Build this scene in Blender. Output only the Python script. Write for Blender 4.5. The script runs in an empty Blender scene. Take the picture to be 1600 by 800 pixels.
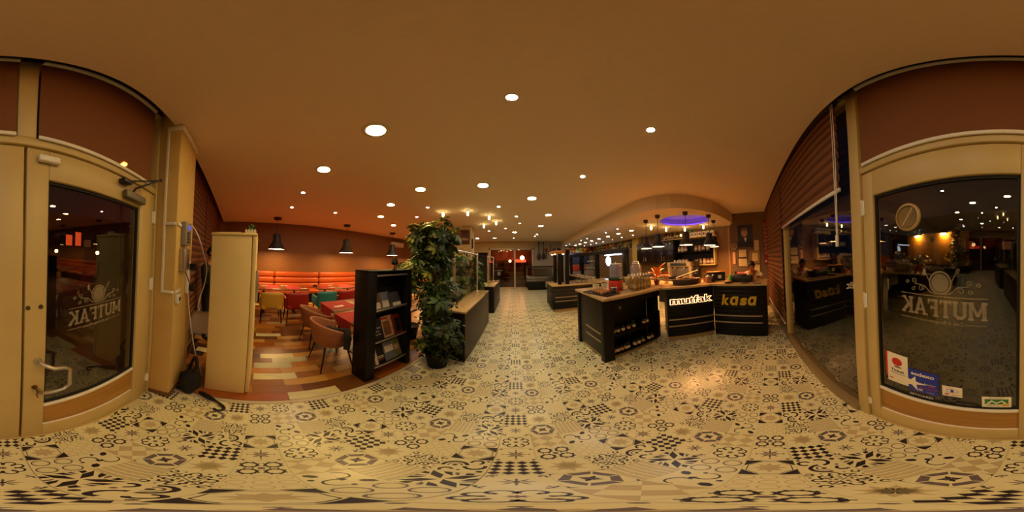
import bpy, bmesh, math, random
from math import sin, cos, pi, radians, atan2, hypot
from mathutils import Vector, Matrix, Euler
random.seed(7)
S = bpy.context.scene
COL = S.collection

# ------------------------------------------------------------------ camera, world, exposure
EYE = 1.62
cam_d = bpy.data.cameras.new('camera'); cam = bpy.data.objects.new('camera', cam_d); COL.objects.link(cam)
cam_d.type = 'PANO'
cam_d.panorama_type = 'EQUIRECTANGULAR'
try:
    cam_d.cycles.panorama_type = 'EQUIRECTANGULAR'
except Exception:
    pass
cam_d.clip_start = 0.02
PITCH, ROLL, YAW = radians(2.4), radians(0.4), radians(1.2)
MR = Matrix.Rotation(YAW, 4, 'Z') @ Matrix.Rotation(PITCH, 4, 'X') @ Matrix.Rotation(ROLL, 4, 'Y') @ Matrix.Rotation(pi / 2, 4, 'X')
cam.matrix_world = Matrix.Translation((0, 0, EYE)) @ MR
S.camera = cam
S.view_settings.view_transform = 'Standard'
S.view_settings.look = 'None'
S.view_settings.exposure = 0.0
S.view_settings.gamma = 1.0
S.view_settings.use_curve_mapping = False
W = bpy.data.worlds.new('night'); S.world = W; W.use_nodes = True
W.node_tree.nodes['Background'].inputs[0].default_value = (0.10, 0.12, 0.22, 1)
W.node_tree.nodes['Background'].inputs[1].default_value = 0.02
KW = 2.6      # warm lamps
KC = 1.5      # white spots

# ------------------------------------------------------------------ materials
def lin(c):
    if isinstance(c, str):
        c = c.lstrip('#'); c = [int(c[i:i + 2], 16) / 255 for i in (0, 2, 4)]
    return tuple(x / 12.92 if x <= .04045 else ((x + .055) / 1.055) ** 2.4 for x in c)
MATS = {}
def mat(name, col, rough=.5, metal=0., var=.12, scale=8., bump=0., bscale=None, spec=.5, stretch=None, alpha=None, trans=0., coat=0.):
    if name in MATS: return MATS[name]
    m = bpy.data.materials.new(name); m.use_nodes = True; MATS[name] = m
    nt = m.node_tree; b = nt.nodes['Principled BSDF']
    c = lin(col)
    b.inputs['Roughness'].default_value = rough; b.inputs['Metallic'].default_value = metal
    b.inputs['Specular IOR Level'].default_value = spec
    if coat: b.inputs['Coat Weight'].default_value = coat
    if trans: b.inputs['Transmission Weight'].default_value = trans
    if alpha is not None: b.inputs['Alpha'].default_value = alpha
    tc = nt.nodes.new('ShaderNodeTexCoord'); mp = nt.nodes.new('ShaderNodeMapping')
    nt.links.new(tc.outputs['Object'], mp.inputs['Vector'])
    if stretch: mp.inputs['Scale'].default_value = stretch
    n = nt.nodes.new('ShaderNodeTexNoise'); n.inputs['Scale'].default_value = scale; n.inputs['Detail'].default_value = 4
    nt.links.new(mp.outputs['Vector'], n.inputs['Vector'])
    r = nt.nodes.new('ShaderNodeMix'); r.data_type = 'RGBA'
    r.inputs[6].default_value = (*[x * (1 - var) for x in c], 1); r.inputs[7].default_value = (*[min(1, x * (1 + var)) for x in c], 1)
    nt.links.new(n.outputs['Fac'], r.inputs[0]); nt.links.new(r.outputs[2], b.inputs['Base Color'])
    if bump:
        n2 = nt.nodes.new('ShaderNodeTexNoise'); n2.inputs['Scale'].default_value = bscale or scale * 4; n2.inputs['Detail'].default_value = 3
        nt.links.new(mp.outputs['Vector'], n2.inputs['Vector'])
        bp = nt.nodes.new('ShaderNodeBump'); bp.inputs['Strength'].default_value = bump; bp.inputs['Distance'].default_value = .01
        nt.links.new(n2.outputs['Fac'], bp.inputs['Height']); nt.links.new(bp.outputs['Normal'], b.inputs['Normal'])
    return m
def emis(name, col, strength):
    if name in MATS: return MATS[name]
    m = bpy.data.materials.new(name); m.use_nodes = True; MATS[name] = m
    nt = m.node_tree; nt.nodes.remove(nt.nodes['Principled BSDF'])
    e = nt.nodes.new('ShaderNodeEmission'); e.inputs[0].default_value = (*col, 1); e.inputs[1].default_value = strength
    nt.links.new(e.outputs[0], nt.nodes['Material Output'].inputs[0])
    return m
def pane(name, tint=(1, 1, 1), ior=1.5, rough=0.0):
    if name in MATS: return MATS[name]
    m = bpy.data.materials.new(name); m.use_nodes = True; MATS[name] = m
    nt = m.node_tree; nt.nodes.remove(nt.nodes['Principled BSDF'])
    t = nt.nodes.new('ShaderNodeBsdfTransparent'); t.inputs[0].default_value = (*tint, 1)
    g = nt.nodes.new('ShaderNodeBsdfGlossy'); g.inputs['Roughness'].default_value = rough
    f = nt.nodes.new('ShaderNodeFresnel'); f.inputs[0].default_value = ior
    # the Fresnel node inverts its index on back faces: hand it the inverse there, so both faces of a pane reflect alike
    ge = nt.nodes.new('ShaderNodeNewGeometry'); mi = nt.nodes.new('ShaderNodeMix'); mi.inputs[2].default_value = ior; mi.inputs[3].default_value = 1 / ior
    nt.links.new(ge.outputs['Backfacing'], mi.inputs[0]); nt.links.new(mi.outputs[0], f.inputs[0])
    x = nt.nodes.new('ShaderNodeMixShader')
    nt.links.new(f.outputs[0], x.inputs[0]); nt.links.new(t.outputs[0], x.inputs[1]); nt.links.new(g.outputs[0], x.inputs[2])
    nt.links.new(x.outputs[0], nt.nodes['Material Output'].inputs[0])
    return m
def sheer(name, col, open_=.3, rough=.8):
    """woven fabric: part of the light goes straight through"""
    m = mat(name, col, rough, var=.2, scale=60, stretch=(1, 1, 12))
    nt = m.node_tree; b = nt.nodes['Principled BSDF']
    t = nt.nodes.new('ShaderNodeBsdfTransparent'); x = nt.nodes.new('ShaderNodeMixShader'); x.inputs[0].default_value = open_
    nt.links.new(b.outputs[0], x.inputs[1]); nt.links.new(t.outputs[0], x.inputs[2])
    nt.links.new(x.outputs[0], nt.nodes['Material Output'].inputs[0])
    return m
def wood(name, col, dark=.55, rough=.4, axis='Y', scale=14):
    if name in MATS: return MATS[name]
    m = mat(name, col, rough, var=.5, scale=scale, stretch={'X': (.12, 1.6, 1.6), 'Y': (4.2, .3, 1.6), 'Z': (1.6, 1.6, .12)}[axis], bump=.08)
    return m

# ------------------------------------------------------------------ mesh builder
class MB:
    def __init__(s): s.v = []; s.f = []; s.m = []; s.sm = []
    def add(s, vs, fs, mi=0, smooth=False):
        o = len(s.v); s.v += [tuple(p) for p in vs]
        for f in fs: s.f.append(tuple(i + o for i in f)); s.m.append(mi); s.sm.append(smooth)
        return s
    def box(s, x0, x1, y0, y1, z0, z1, mi=0, M=None):
        vs = [(x, y, z) for z in (z0, z1) for y in (y0, y1) for x in (x0, x1)]
        if M is not None: vs = [M @ Vector(p) for p in vs]
        return s.add(vs, [(0, 2, 3, 1), (4, 5, 7, 6), (0, 1, 5, 4), (1, 3, 7, 5), (3, 2, 6, 7), (2, 0, 4, 6)], mi)
    def bev(s, x0, x1, y0, y1, z0, z1, r=.01, mi=0, M=None, seg=2):
        bm = bmesh.new(); bmesh.ops.create_cube(bm, size=1)
        for v in bm.verts: v.co = Vector(((x0 + x1) / 2 + v.co.x * (x1 - x0), (y0 + y1) / 2 + v.co.y * (y1 - y0), (z0 + z1) / 2 + v.co.z * (z1 - z0)))
        bmesh.ops.bevel(bm, geom=bm.edges[:], offset=r, segments=seg, profile=.5, affect='EDGES')
        s.frombm(bm, mi, M, True); return s
    def frombm(s, bm, mi=0, M=None, smooth=False):
        bm.verts.index_update()
        vs = [(M @ v.co if M is not None else v.co.copy()) for v in bm.verts]
        s.add(vs, [[v.index for v in f.verts] for f in bm.faces], mi, smooth); bm.free()
    def lathe(s, prof, c=(0, 0, 0), n=20, mi=0, M=None, cap0=True, cap1=True, smooth=True):
        vs = []; fs = []
        for r, z in prof:
            for k in range(n):
                a = 2 * pi * k / n; p = Vector((r * cos(a), r * sin(a), z))
                vs.append((M @ p if M is not None else p) + Vector(c))
        for i in range(len(prof) - 1):
            for k in range(n):
                k2 = (k + 1) % n; fs.append((i * n + k, i * n + k2, (i + 1) * n + k2, (i + 1) * n + k))
        s.add(vs, fs, mi, smooth)
        if cap0: s.add(vs[:n][::-1], [tuple(range(n))], mi)
        if cap1: s.add(vs[-n:], [tuple(range(n))], mi)
        return s
    def cyl(s, p, q, r0, r1=None, n=12, mi=0):
        r1 = r0 if r1 is None else r1; p = Vector(p); q = Vector(q); d = q - p
        M = d.to_track_quat('Z', 'Y').to_matrix().to_4x4()
        return s.lathe([(r0, 0), (r1, d.length)], p, n, mi, M)
    def tube(s, pts, r, n=8, mi=0, closed=False):
        pts = [Vector(p) for p in pts]; N = len(pts); rr = r if isinstance(r, (list, tuple)) else [r] * N
        vs = []; fs = []; up = None
        for i, p in enumerate(pts):
            t = (pts[(i + 1) % N] - pts[i - 1]) if closed else (pts[min(i + 1, N - 1)] - pts[max(i - 1, 0)])
            t.normalize()
            if up is None: up = t.orthogonal().normalized()
            up = (up - t * up.dot(t)); up = up.normalized() if up.length > 1e-6 else t.orthogonal().normalized()
            b = t.cross(up)
            for k in range(n):
                a = 2 * pi * k / n; vs.append(p + up * (rr[i] * cos(a)) + b * (rr[i] * sin(a)))
        for i in range(N if closed else N - 1):
            j = (i + 1) % N
            for k in range(n):
                k2 = (k + 1) % n; fs.append((i * n + k, i * n + k2, j * n + k2, j * n + k))
        s.add(vs, fs, mi, True)
        if not closed:
            s.add(vs[:n][::-1], [tuple(range(n))], mi); s.add(vs[-n:], [tuple(range(n))], mi)
        return s
    def prism(s, poly, z0, z1, mi=0, M=None):
        n = len(poly); vs = [(x, y, z0) for x, y in poly] + [(x, y, z1) for x, y in poly]
        if M is not None: vs = [M @ Vector(p) for p in vs]
        fs = [tuple(range(n))[::-1], tuple(range(n, 2 * n))] + [(i, (i + 1) % n, n + (i + 1) % n, n + i) for i in range(n)]
        return s.add(vs, fs, mi)
    def ball(s, c, r, mi=0, u=14, v=9, M=None):
        r = (r, r, r) if not isinstance(r, (tuple, list)) else r
        vs = []; fs = []
        for i in range(v + 1):
            th = pi * i / v
            for k in range(u):
                a = 2 * pi * k / u; p = Vector((r[0] * sin(th) * cos(a), r[1] * sin(th) * sin(a), r[2] * cos(th)))
                if M is not None: p = M @ p
                vs.append(p + Vector(c))
        for i in range(v):
            for k in range(u):
                k2 = (k + 1) % u; fs.append((i * u + k, (i + 1) * u + k, (i + 1) * u + k2, i * u + k2))
        return s.add(vs, fs, mi, True)
    def mesh(s, name, mats):
        me = bpy.data.meshes.new(name); me.from_pydata(s.v, [], s.f)
        for m in (mats if isinstance(mats, (list, tuple)) else [mats]): me.materials.append(m)
        me.polygons.foreach_set('material_index', s.m); me.polygons.foreach_set('use_smooth', s.sm)
        me.validate(); me.update()
        return me
    def build(s, name, mats, parent=None, loc=None, rz=None, **kw):
        o = bpy.data.objects.new(name, s.mesh(name, mats)); COL.objects.link(o)
        if parent is not None: o.parent = parent
        if loc is not None: o.location = loc
        if rz is not None: o.rotation_euler = (0, 0, rz)
        for k, v in kw.items(): o[k] = v
        return o
def tag(o, label=None, cat=None, group=None, kind=None):
    if label: o['label'] = label
    if cat: o['category'] = cat
    if group: o['group'] = group
    if kind: o['kind'] = kind
    return o
def thing(name, label, cat, loc=(0, 0, 0), rz=0, group=None):
    o = bpy.data.objects.new(name, None); COL.objects.link(o); o.empty_display_size = .1
    o.location = loc; o.rotation_euler = (0, 0, rz)
    return tag(o, label, cat, group)
def dup(root, loc=None, rz=None, label=None, group=None):
    r = root.copy(); COL.objects.link(r)
    if loc is not None: r.location = loc
    if rz is not None: r.rotation_euler = (0, 0, rz)
    if label: r['label'] = label
    if group: r['group'] = group
    for ch in list(root.children):
        c = ch.copy(); COL.objects.link(c); c.parent = r
        for g in list(ch.children):
            d = g.copy(); COL.objects.link(d); d.parent = c
    return r
def struct(o): o['kind'] = 'structure'; return o
def clone(o, parent, loc=None, rot=None):
    c = o.copy(); COL.objects.link(c); c.parent = parent
    if loc is not None: c.location = loc
    if rot is not None: c.rotation_euler = rot
    return c
ORD = ['first', 'second', 'third', 'fourth', 'fifth', 'sixth', 'seventh', 'eighth', 'ninth', 'tenth', 'eleventh', 'twelfth', 'thirteenth', 'fourteenth', 'fifteenth', 'sixteenth']

def lettering(name, body, size, m, parent, M, extrude=.002, mirror=False, shear=0., offset=0., outline=None, sx=1.0, **kw):
    """words as a flat mesh; local x along the line, y up; M puts it in the parent's frame"""
    cu = bpy.data.curves.new(name, 'FONT'); cu.body = body; cu.size = size; cu.align_x = 'CENTER'; cu.align_y = 'CENTER'
    cu.extrude = extrude; cu.shear = shear; cu.offset = offset; cu.resolution_u = 4
    if outline: cu.fill_mode = 'NONE'; cu.extrude = 0; cu.bevel_depth = outline; cu.bevel_resolution = 1
    o = bpy.data.objects.new(name + '_curve', cu); COL.objects.link(o)
    dg = bpy.context.evaluated_depsgraph_get()
    me = bpy.data.meshes.new_from_object(o.evaluated_get(dg)); me.name = name
    bpy.data.objects.remove(o); bpy.data.curves.remove(cu)
    me.transform(Matrix.Diagonal((-sx if mirror else sx, 1, 1, 1)))
    if mirror: me.flip_normals()
    me.transform(M)
    me.materials.clear(); me.materials.append(m)
    t = bpy.data.objects.new(name, me); COL.objects.link(t)
    if parent is not None: t.parent = parent
    for k, v in kw.items(): t[k] = v
    return t
def face_M(origin, right, up):
    """frame with local x along right, local y along up, local z out"""
    r = Vector(right).normalized(); u = Vector(up).normalized(); n = r.cross(u)
    return Matrix(((r.x, u.x, n.x, origin[0]), (r.y, u.y, n.y, origin[1]), (r.z, u.z, n.z, origin[2]), (0, 0, 0, 1)))

# entrance-wall frame: u along the wall, v into the room
EA = radians(8.8); EO = Vector((0, -.725, 0))
def EW(u, v, z=0): return Vector((EO.x + u * cos(EA) - v * sin(EA), EO.y + u * sin(EA) + v * cos(EA), z))
def EV(x, y): return -(x - EO.x) * sin(EA) + (y - EO.y) * cos(EA)
def eobj(o): o.location = EO; o.rotation_euler = (0, 0, EA); return o

# palette
m_white = mat('cream_paint', '#ecd592', .45, var=.06, scale=5)
m_alu = mat('cream_lacquered_aluminium', '#c0a76c', .42, var=.09, scale=4, spec=.5)
m_ceil = mat('ceiling_paint', '#ead7b8', .85, var=.05, scale=40, bump=.12, bscale=160)
m_black = mat('black_laminate', '#0d0a08', .5, var=.25, scale=20, bump=.03, spec=.25)
m_dark = mat('dark_wenge', '#1d130d', .5, var=.35, scale=14, stretch=(1, 1, .15), bump=.05)
m_brown = mat('taupe_laminate', '#382a20', .45, var=.2, scale=9)
m_chrome = mat('chrome', '#f2eadb', .25, .85, var=.05)
m_steel = mat('brushed_steel', '#bdb5a8', .35, .85, var=.1, scale=30)
m_granite = mat('speckled_granite', '#c2a373', .16, var=.5, scale=150, spec=.6)
m_bglass = pane('clear_glass', (.9, .9, .88), 1.62)
m_blackplastic = mat('black_plastic', '#121112', .4, var=.1)
m_blackcloth = mat('black_cloth', '#100f10', .9, var=.3, scale=30, bump=.3)
m_whiteplastic = mat('white_plastic', '#e2ddd0', .35, var=.03)
m_rubber = mat('black_rubber', '#0c0c0c', .7)
m_red = mat('red_print', '#c01d14', .5, var=.05)
m_bluep = mat('blue_print', '#1b2f9a', .5, var=.05)
m_greenp = mat('green_print', '#1e7a35', .5, var=.05)
m_paper = mat('white_paper', '#e6ddc8', .7, var=.04)
m_darkprint = mat('dark_print', '#1b1714', .6, var=.05)
# ================================================================== SETTING
XL, XR, YB, ZC, ZB = -6.35, 5.4, 10.4, 3.0, 2.68
XE = -1.31                                   # edge between wooden floor and tiles
# ---- tiled floor: 60 cm porcelain repeats of sixteen 15 cm patchwork motifs
m_tile = [mat('tile_cream', '#e4dfb4', .26, var=.05, scale=18, spec=.5), mat('tile_ink', '#2e262d', .28, var=.15, scale=30),
          mat('tile_grey', '#6f6468', .28, var=.15, scale=30), mat('tile_taupe', '#c4b68c', .28, var=.1, scale=30)]
m_grout = mat('grout', '#b5a27c', .8, var=.1)
TS = .15
class Mo:
    def __init__(s): s.p = []
    def poly(s, pts, c): s.p.append((c, [tuple(p) for p in pts]))
    def rot(s, pts, k): a = k * pi / 2; return [(x * cos(a) - y * sin(a), x * sin(a) + y * cos(a)) for x, y in pts]
    def line(s, p, q, w, c):
        d = hypot(q[0] - p[0], q[1] - p[1]); nx, ny = -(q[1] - p[1]) / d * w / 2, (q[0] - p[0]) / d * w / 2
        s.poly([(p[0] - nx, p[1] - ny), (q[0] - nx, q[1] - ny), (q[0] + nx, q[1] + ny), (p[0] + nx, p[1] + ny)], c)
    def arc(s, cx, cy, r, w, a0, a1, n, c, k=0, tap=0):
        for i in range(n):
            a, b = radians(a0 + (a1 - a0) * i / n), radians(a0 + (a1 - a0) * (i + 1) / n)
            wa = w * (1 - tap * i / n); wb = w * (1 - tap * (i + 1) / n)
            q = [(cx + (r - wa / 2) * cos(a), cy + (r - wa / 2) * sin(a)), (cx + (r + wa / 2) * cos(a), cy + (r + wa / 2) * sin(a)),
                 (cx + (r + wb / 2) * cos(b), cy + (r + wb / 2) * sin(b)), (cx + (r - wb / 2) * cos(b), cy + (r - wb / 2) * sin(b))]
            s.poly(s.rot(q, k), c)
    def disc(s, cx, cy, r, c, n=8, k=0, sx=1, a=0):
        s.poly(s.rot([(cx + r * sx * cos(2 * pi * i / n) * cos(a) - r * sin(2 * pi * i / n) * sin(a), cy + r * sx * cos(2 * pi * i / n) * sin(a) + r * sin(2 * pi * i / n) * cos(a)) for i in range(n)], k), c)
    def star(s, R, w, c, n=8, off=0):
        for i in range(n):
            a = 2 * pi * i / n + off
            s.poly([(0, 0), (R * .5 * cos(a) - w * sin(a), R * .5 * sin(a) + w * cos(a)), (R * cos(a), R * sin(a)), (R * .5 * cos(a) + w * sin(a), R * .5 * sin(a) - w * cos(a))], c)
def motifs():
    out = {}
    m = Mo()                                             # diamond chequer
    for i in range(4):
        for j in range(4):
            x, y = -.375 + i * .25, -.375 + j * .25; h = .124
            m.poly([(x - h, y), (x, y - h), (x + h, y), (x, y + h)], 1)
    out[0, 0] = m
    m = Mo(); m.star(.3, .035, 2); m.star(.2, .03, 3, 8, pi / 8)   # snowflake with corner marks
    for k in range(4):
        m.disc(.4, .4, .05, 2, 6, k); m.disc(.33, 0, .035, 2, 6, k); m.line(*m.rot([(-.4, .47), (.4, .47)], k), .018, 3)
    out[0, 1] = m
    m = Mo()                                             # curled quatrefoil
    for k in range(4):
        m.arc(.27, .13, .125, .055, -120, 170, 9, 1, k, .35); m.arc(.27, -.13, .125, .055, 120, -170, 9, 1, k, .35)
    m.star(.1, .02, 2); out[0, 2] = m
    m = Mo(); m.star(.27, .028, 2); m.disc(0, 0, .05, 1)   # star with corner sprigs
    for k in range(4):
        for t in (-.13, 0, .13): m.disc(.4 + t * .4, .4 - t * .7 if t > 0 else .4 + t * .4, .035, 2, 6, k)
        m.disc(.36, .44, .03, 1, 6, k); m.disc(.44, .36, .03, 1, 6, k)
    out[0, 3] = m
    m = Mo(); m.star(.42, .07, 3); m.star(.3, .05, 3, 8, pi / 8); out[1, 0] = m
    m = Mo()                                             # four cogged rings
    for k in range(4):
        m.arc(.235, .235, .165, .06, 0, 360, 8, 1, k)
        for i in range(8):
            a = pi / 4 * i + pi / 8; m.disc(.235 + .2 * cos(a), .235 + .2 * sin(a), .035, 1, 4, k)
    m.disc(0, 0, .08, 2); out[1, 1] = m
    m = Mo()                                             # pale triangles
    for i in range(2):
        for j in range(2):
            x, y = -.5 + i * .5, -.5 + j * .5
            m.poly([(x, y), (x + .25, y + .25), (x, y + .5)], 3); m.poly([(x + .5, y), (x + .25, y + .25), (x + .5, y + .5)], 3)
    out[1, 2] = m
    m = Mo()                                             # broken hexagonal frame
    R, r = .49, .33
    P = [(-R, 0), (-R * .5, -.45), (R * .5, -.45), (R, 0), (R * .5, .45), (-R * .5, .45)]; Q = [(x * .64, y * .64) for x, y in P]
    for i in range(6):
        j = (i + 1) % 6; t = .05
        a = lambda U, V, q: (U[0] + (V[0] - U[0]) * q, U[1] + (V[1] - U[1]) * q)
        m.poly([a(P[i], P[j], t), a(P[i], P[j], 1 - t), a(Q[i], Q[j], 1 - t), a(Q[i], Q[j], t)], 2)
    m.star(.2, .05, 1, 4, pi / 4); m.star(.14, .03, 2, 4)
    for k in range(4): m.poly(m.rot([(.5, .5), (.36, .5), (.46, .46), (.5, .36)], k), 1)
    out[1, 3] = m
    m = Mo()                                             # dark filigree
    for k in range(4):
        m.arc(.2, .2, .1, .045, 0, 330, 8, 1, k); m.arc(.36, .0, .09, .042, -150, 150, 6, 1, k); m.arc(.4, .4, .07, .042, 90, 390, 6, 1, k); m.disc(.43, .2, .03, 1, 5, k); m.disc(.2, .43, .03, 1, 5, k); m.disc(0, .2, .03, 2, 5, k)
        m.disc(.2, .2, .03, 1, 6, k); m.disc(.12, 0, .035, 1, 6, k); m.disc(.3, .1, .03, 1, 6, k); m.disc(.1, .3, .03, 1, 6, k); m.line(*m.rot([(0, 0), (.3, .3)], k), .02, 2)
    out[2, 0] = m
    m = Mo()                                             # pale lattice
    for i in range(3):
        for j in range(3): m.arc(-.33 + i * .33, -.33 + j * .33, .13, .025, 0, 360, 8, 3)
    out[2, 1] = m
    m = Mo()                                             # leaf curls
    m.arc(-.22, .1, .2, .05, -30, 190, 9, 1, 0, .4); m.arc(.22, -.1, .2, .05, 150, 370, 9, 1, 0, .4)
    m.disc(.3, .3, .09, 1, 6, 0, 1.6, .8); m.disc(-.3, -.3, .09, 1, 6, 0, 1.6, .8); m.disc(.05, .05, .07, 1, 4, 0, 1.4, -.6); m.disc(-.02, -.38, .06, 1, 5); m.disc(.42, .0, .05, 1, 5)
    out[2, 2] = m
    m = Mo()
    for i in range(6): x = -.46 + i * .165; m.poly([(x, -.5), (x + .07, -.5), (x + .07, .5), (x, .5)], 3); m.line((x + .1, -.5), (x + .1, .5), .012, 2)
    out[2, 3] = m
    m = Mo()                                             # swirling band
    m.arc(-.2, .02, .25, .085, 10, 200, 10, 1); m.arc(.22, .0, .2, .085, 190, 380, 10, 1); m.arc(-.2, .02, .14, .04, 0, 210, 8, 2); m.arc(.2, .3, .13, .07, -60, 200, 8, 1); m.disc(-.2, .02, .06, 1, 6)
    m.arc(-.25, -.33, .12, .07, 20, 230, 8, 1); m.disc(.38, -.35, .07, 1, 6); m.disc(-.02, -.3, .05, 2, 6); m.disc(.42, .4, .05, 1, 5)
    out[3, 0] = m
    m = Mo()                                             # octagon with dark corners
    for k in range(4): m.poly(m.rot([(.5, .5), (.14, .5), (.5, .14)], k), 1)
    m.arc(0, 0, .45, .022, 22.5, 382.5, 8, 1); m.star(.32, .07, 3); out[3, 1] = m
    m = Mo()
    for k in range(4): m.arc(.245, .245, .19, .035, 0, 360, 12, 2, k); m.arc(.245, .245, .15, .012, 0, 360, 10, 3, k)
    out[3, 2] = m
    m = Mo()                                             # crossing blades
    for k in range(4):
        m.poly(m.rot([(.02, .03), (.28, .10), (.49, .40), (.2, .30)], k), 1); m.poly(m.rot([(.27, -.06), (.5, .04), (.5, .2), (.36, .1)], k), 1); m.poly(m.rot([(.22, .34), (.34, .38), (.36, .5), (.22, .5)], k), 1)
        m.poly(m.rot([(.05, .38), (.14, .3), (.1, .5), (.02, .5)], k), 2)
    out[3, 3] = m
    return out
MOT = motifs()
TX0, TY0 = -.011, -.077                       # centre of a chequer motif
def motif_mb(key, big=False):
    b = MB(); g = .0005; h = TS / 2
    # the printed 60 cm slabs meet in an open joint; motifs within a slab meet in a hairline
    x0 = -h + (.0012 if key[0] == 0 else g); x1 = h - (.0012 if key[0] == 3 else g); y0 = -h + (.0009 if key[1] == 0 else g); y1 = h - (.0009 if key[1] == 3 else g)
    b.box(x0, x1, y0, y1, -.008, 0, 0)
    for c, p in MOT[key].p:
        q = [(max(x0 + .0005, min(x1 - .0005, x * TS)), max(y0 + .0005, min(y1 - .0005, y * TS))) for x, y in p]
        ar = sum(q[i][0] * q[(i + 1) % len(q)][1] - q[(i + 1) % len(q)][0] * q[i][1] for i in range(len(q)))
        if abs(ar) < 1e-9: continue
        if ar < 0: q = q[::-1]
        b.add([(x, y, .00035 if c in (1, 2) else .0002) for x, y in q], [tuple(range(len(q)))], c)
    return b
fl = MB(); fl.prism([(XE, -1.0), (XR + .1, .06), (XR + .1, YB + .1), (XE, YB + .1)], -.12, -.006)
floor = struct(fl.build('floor', m_grout))
MOTB = {k: motif_mb(k) for k in MOT}
MOTM = {k: b.mesh('tile', m_tile) for k, b in MOTB.items()}
cells = []
for i in range(-9, 37):
    for j in range(-10, 71):
        x, y = TX0 + i * TS, TY0 + j * TS
        if x - TS / 2 < XE - .1 or x > XR or y > YB + .02 or EV(x, y) < -.05: continue
        if x < -.75 and y > 2.3 and x > -1.02 and y < 4.2: continue
        cells.append((hypot(x, y), x, y, (i % 4, j % 4)))
cells.sort()
near = [c for c in cells if c[0] > .28][:300]; ns = set((c[1], c[2]) for c in near)
for d, x, y, k in near:
    t = bpy.data.objects.new('tile', MOTM[k]); COL.objects.link(t); t.parent = floor; t.location = (x, y, 0)
rest = MB()
for d, x, y, k in cells:
    if (x, y) in ns: continue
    b = MOTB[k]
    o = len(rest.v); rest.v += [(p[0] + x, p[1] + y, p[2]) for p in b.v]; rest.f += [tuple(q + o for q in f) for f in b.f]; rest.m += b.m; rest.sm += b.sm
rest.build('tile_field', m_tile, floor, kind='stuff')

# ---- wooden floor of mixed planks
WC = [('#966126', 8), ('#b3772c', 9), ('#6e4522', 6), ('#c0934a', 4.5), ('#d6d0a0', 3), ('#69707a', 1.2), ('#a35a22', 3), ('#4e3219', 2.2), ('#b5b792', 2)]
m_pl = [wood('plank_wood_%s' % w, c, rough=.32, axis='Y', scale=16) for w, (c, _) in zip(('oak', 'honey', 'umber', 'straw', 'chalk', 'slate', 'russet', 'bog', 'sage'), WC)]
fw = MB(); fw.prism([(XL - .1, -1.8), (XE, -1.0), (XE, YB + .1), (XL - .1, YB + .1)], -.12, -.006)
floor2 = struct(fw.build('floor', mat('subfloor', '#20150c', .8)))
PW_, PLN = .1345, .48
pm = [MB().box(-PW_ / 2 + .0007, PW_ / 2 - .0007, -PLN / 2 + .0007, PLN / 2 - .0007, -.008, 0).mesh('plank', m) for m in m_pl]
pl = []; rp = random.Random(11)
i = 0; x = XE - .03 - PW_ / 2
while x > XL:
    off = (i % 2) * .24 + rp.choice([0, .08, .16])
    for j in range(-5, 23):
        y = j * PLN + off
        if EV(x, y) < .12 or y > YB - .1: continue
        k = rp.choices(range(9), [w for _, w in WC])[0]
        pl.append((hypot(x, y) + (2.5 if y > 3 else 0), x, y, k))
    x -= PW_; i += 1
pl.sort()
for d, x, y, k in pl[:298]:
    t = bpy.data.objects.new('plank', pm[k]); COL.objects.link(t); t.parent = floor2; t.location = (x, y, 0)
rest = MB()
for d, x, y, k in pl[298:]: rest.box(x - PW_ / 2 + .0007, x + PW_ / 2 - .0007, y - PLN / 2 + .0007, y + PLN / 2 - .0007, -.008, 0, k)
rest.build('plank_field', m_pl, floor2, kind='stuff')
t = MB(); t.bev(XE - .022, XE + .022, -.82, 10.3, -.004, .006, .003)
struct(t.build('trim_1', mat('pale_stone_strip', '#cfc3a8', .4)))

# ---- ceiling, with an open blind slot along the entrance
def EC(x): return -.56 + .145 * x
c = MB(); c.prism([(XL, EC(XL)), (XR, EC(XR)), (XR, YB), (XL, YB)], ZC, ZC + .06)
struct(c.build('ceiling', m_ceil))
m_slot = mat('dark_fascia', '#4a3423', .7, var=.15)
c = MB(); c.box(-6.6, 5.4, -.3, .45, 3.3, 3.36); c.box(-6.6, 5.4, -.06, .0, 3.16, 3.3)
struct(eobj(c.build('trim_2', m_slot)))
# dropped ceiling over the bar, curved front, with a round lit recess
bulk = [(3.02, YB), (2.86, 7.6), (2.68, 5.0), (2.56, 3.4), (2.50, 2.75), (2.50, 2.45), (2.57, 2.15), (2.72, 1.88), (2.95, 1.63), (3.25, 1.44), (3.6, 1.31), (4.0, 1.24), (4.5, 1.20), (5.4, 1.17), (5.4, YB)]
OC, OR = (3.93, 2.27), .68
bm = bmesh.new()
vo = [bm.verts.new((x, y, ZB)) for x, y in bulk]; vi = [bm.verts.new((OC[0] + OR * cos(2 * pi * k / 40), OC[1] + OR * sin(2 * pi * k / 40), ZB)) for k in range(40)]
eds = [bm.edges.new((vo[k], vo[(k + 1) % len(vo)])) for k in range(len(vo))] + [bm.edges.new((vi[k], vi[(k + 1) % 40])) for k in range(40)]
bmesh.ops.triangle_fill(bm, edges=eds, use_beauty=True)
for f in bm.faces:
    if f.normal.z > 0: f.normal_flip()
c = MB(); c.frombm(bm)
n = len(bulk)
c.add([(x, y, ZB) for x, y in bulk] + [(x, y, ZC) for x, y in bulk], [(k, (k + 1) % n, n + (k + 1) % n, n + k) for k in range(n - 1)])
bk = struct(c.build('ceiling', m_ceil))
r = MB(); r.lathe([(OR, ZB), (OR, ZB + .02), (OR + .13, ZB + .02), (OR + .13, ZB + .24)], (OC[0], OC[1], 0), 40, 0, None, False, False)
r.lathe([(OR + .13, ZB + .24), (.01, ZB + .24)], (OC[0], OC[1], 0), 40, 0, None, False, False)
r.build('recess', mat('recess_paint', '#c9c2d8', .8), bk)
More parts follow.
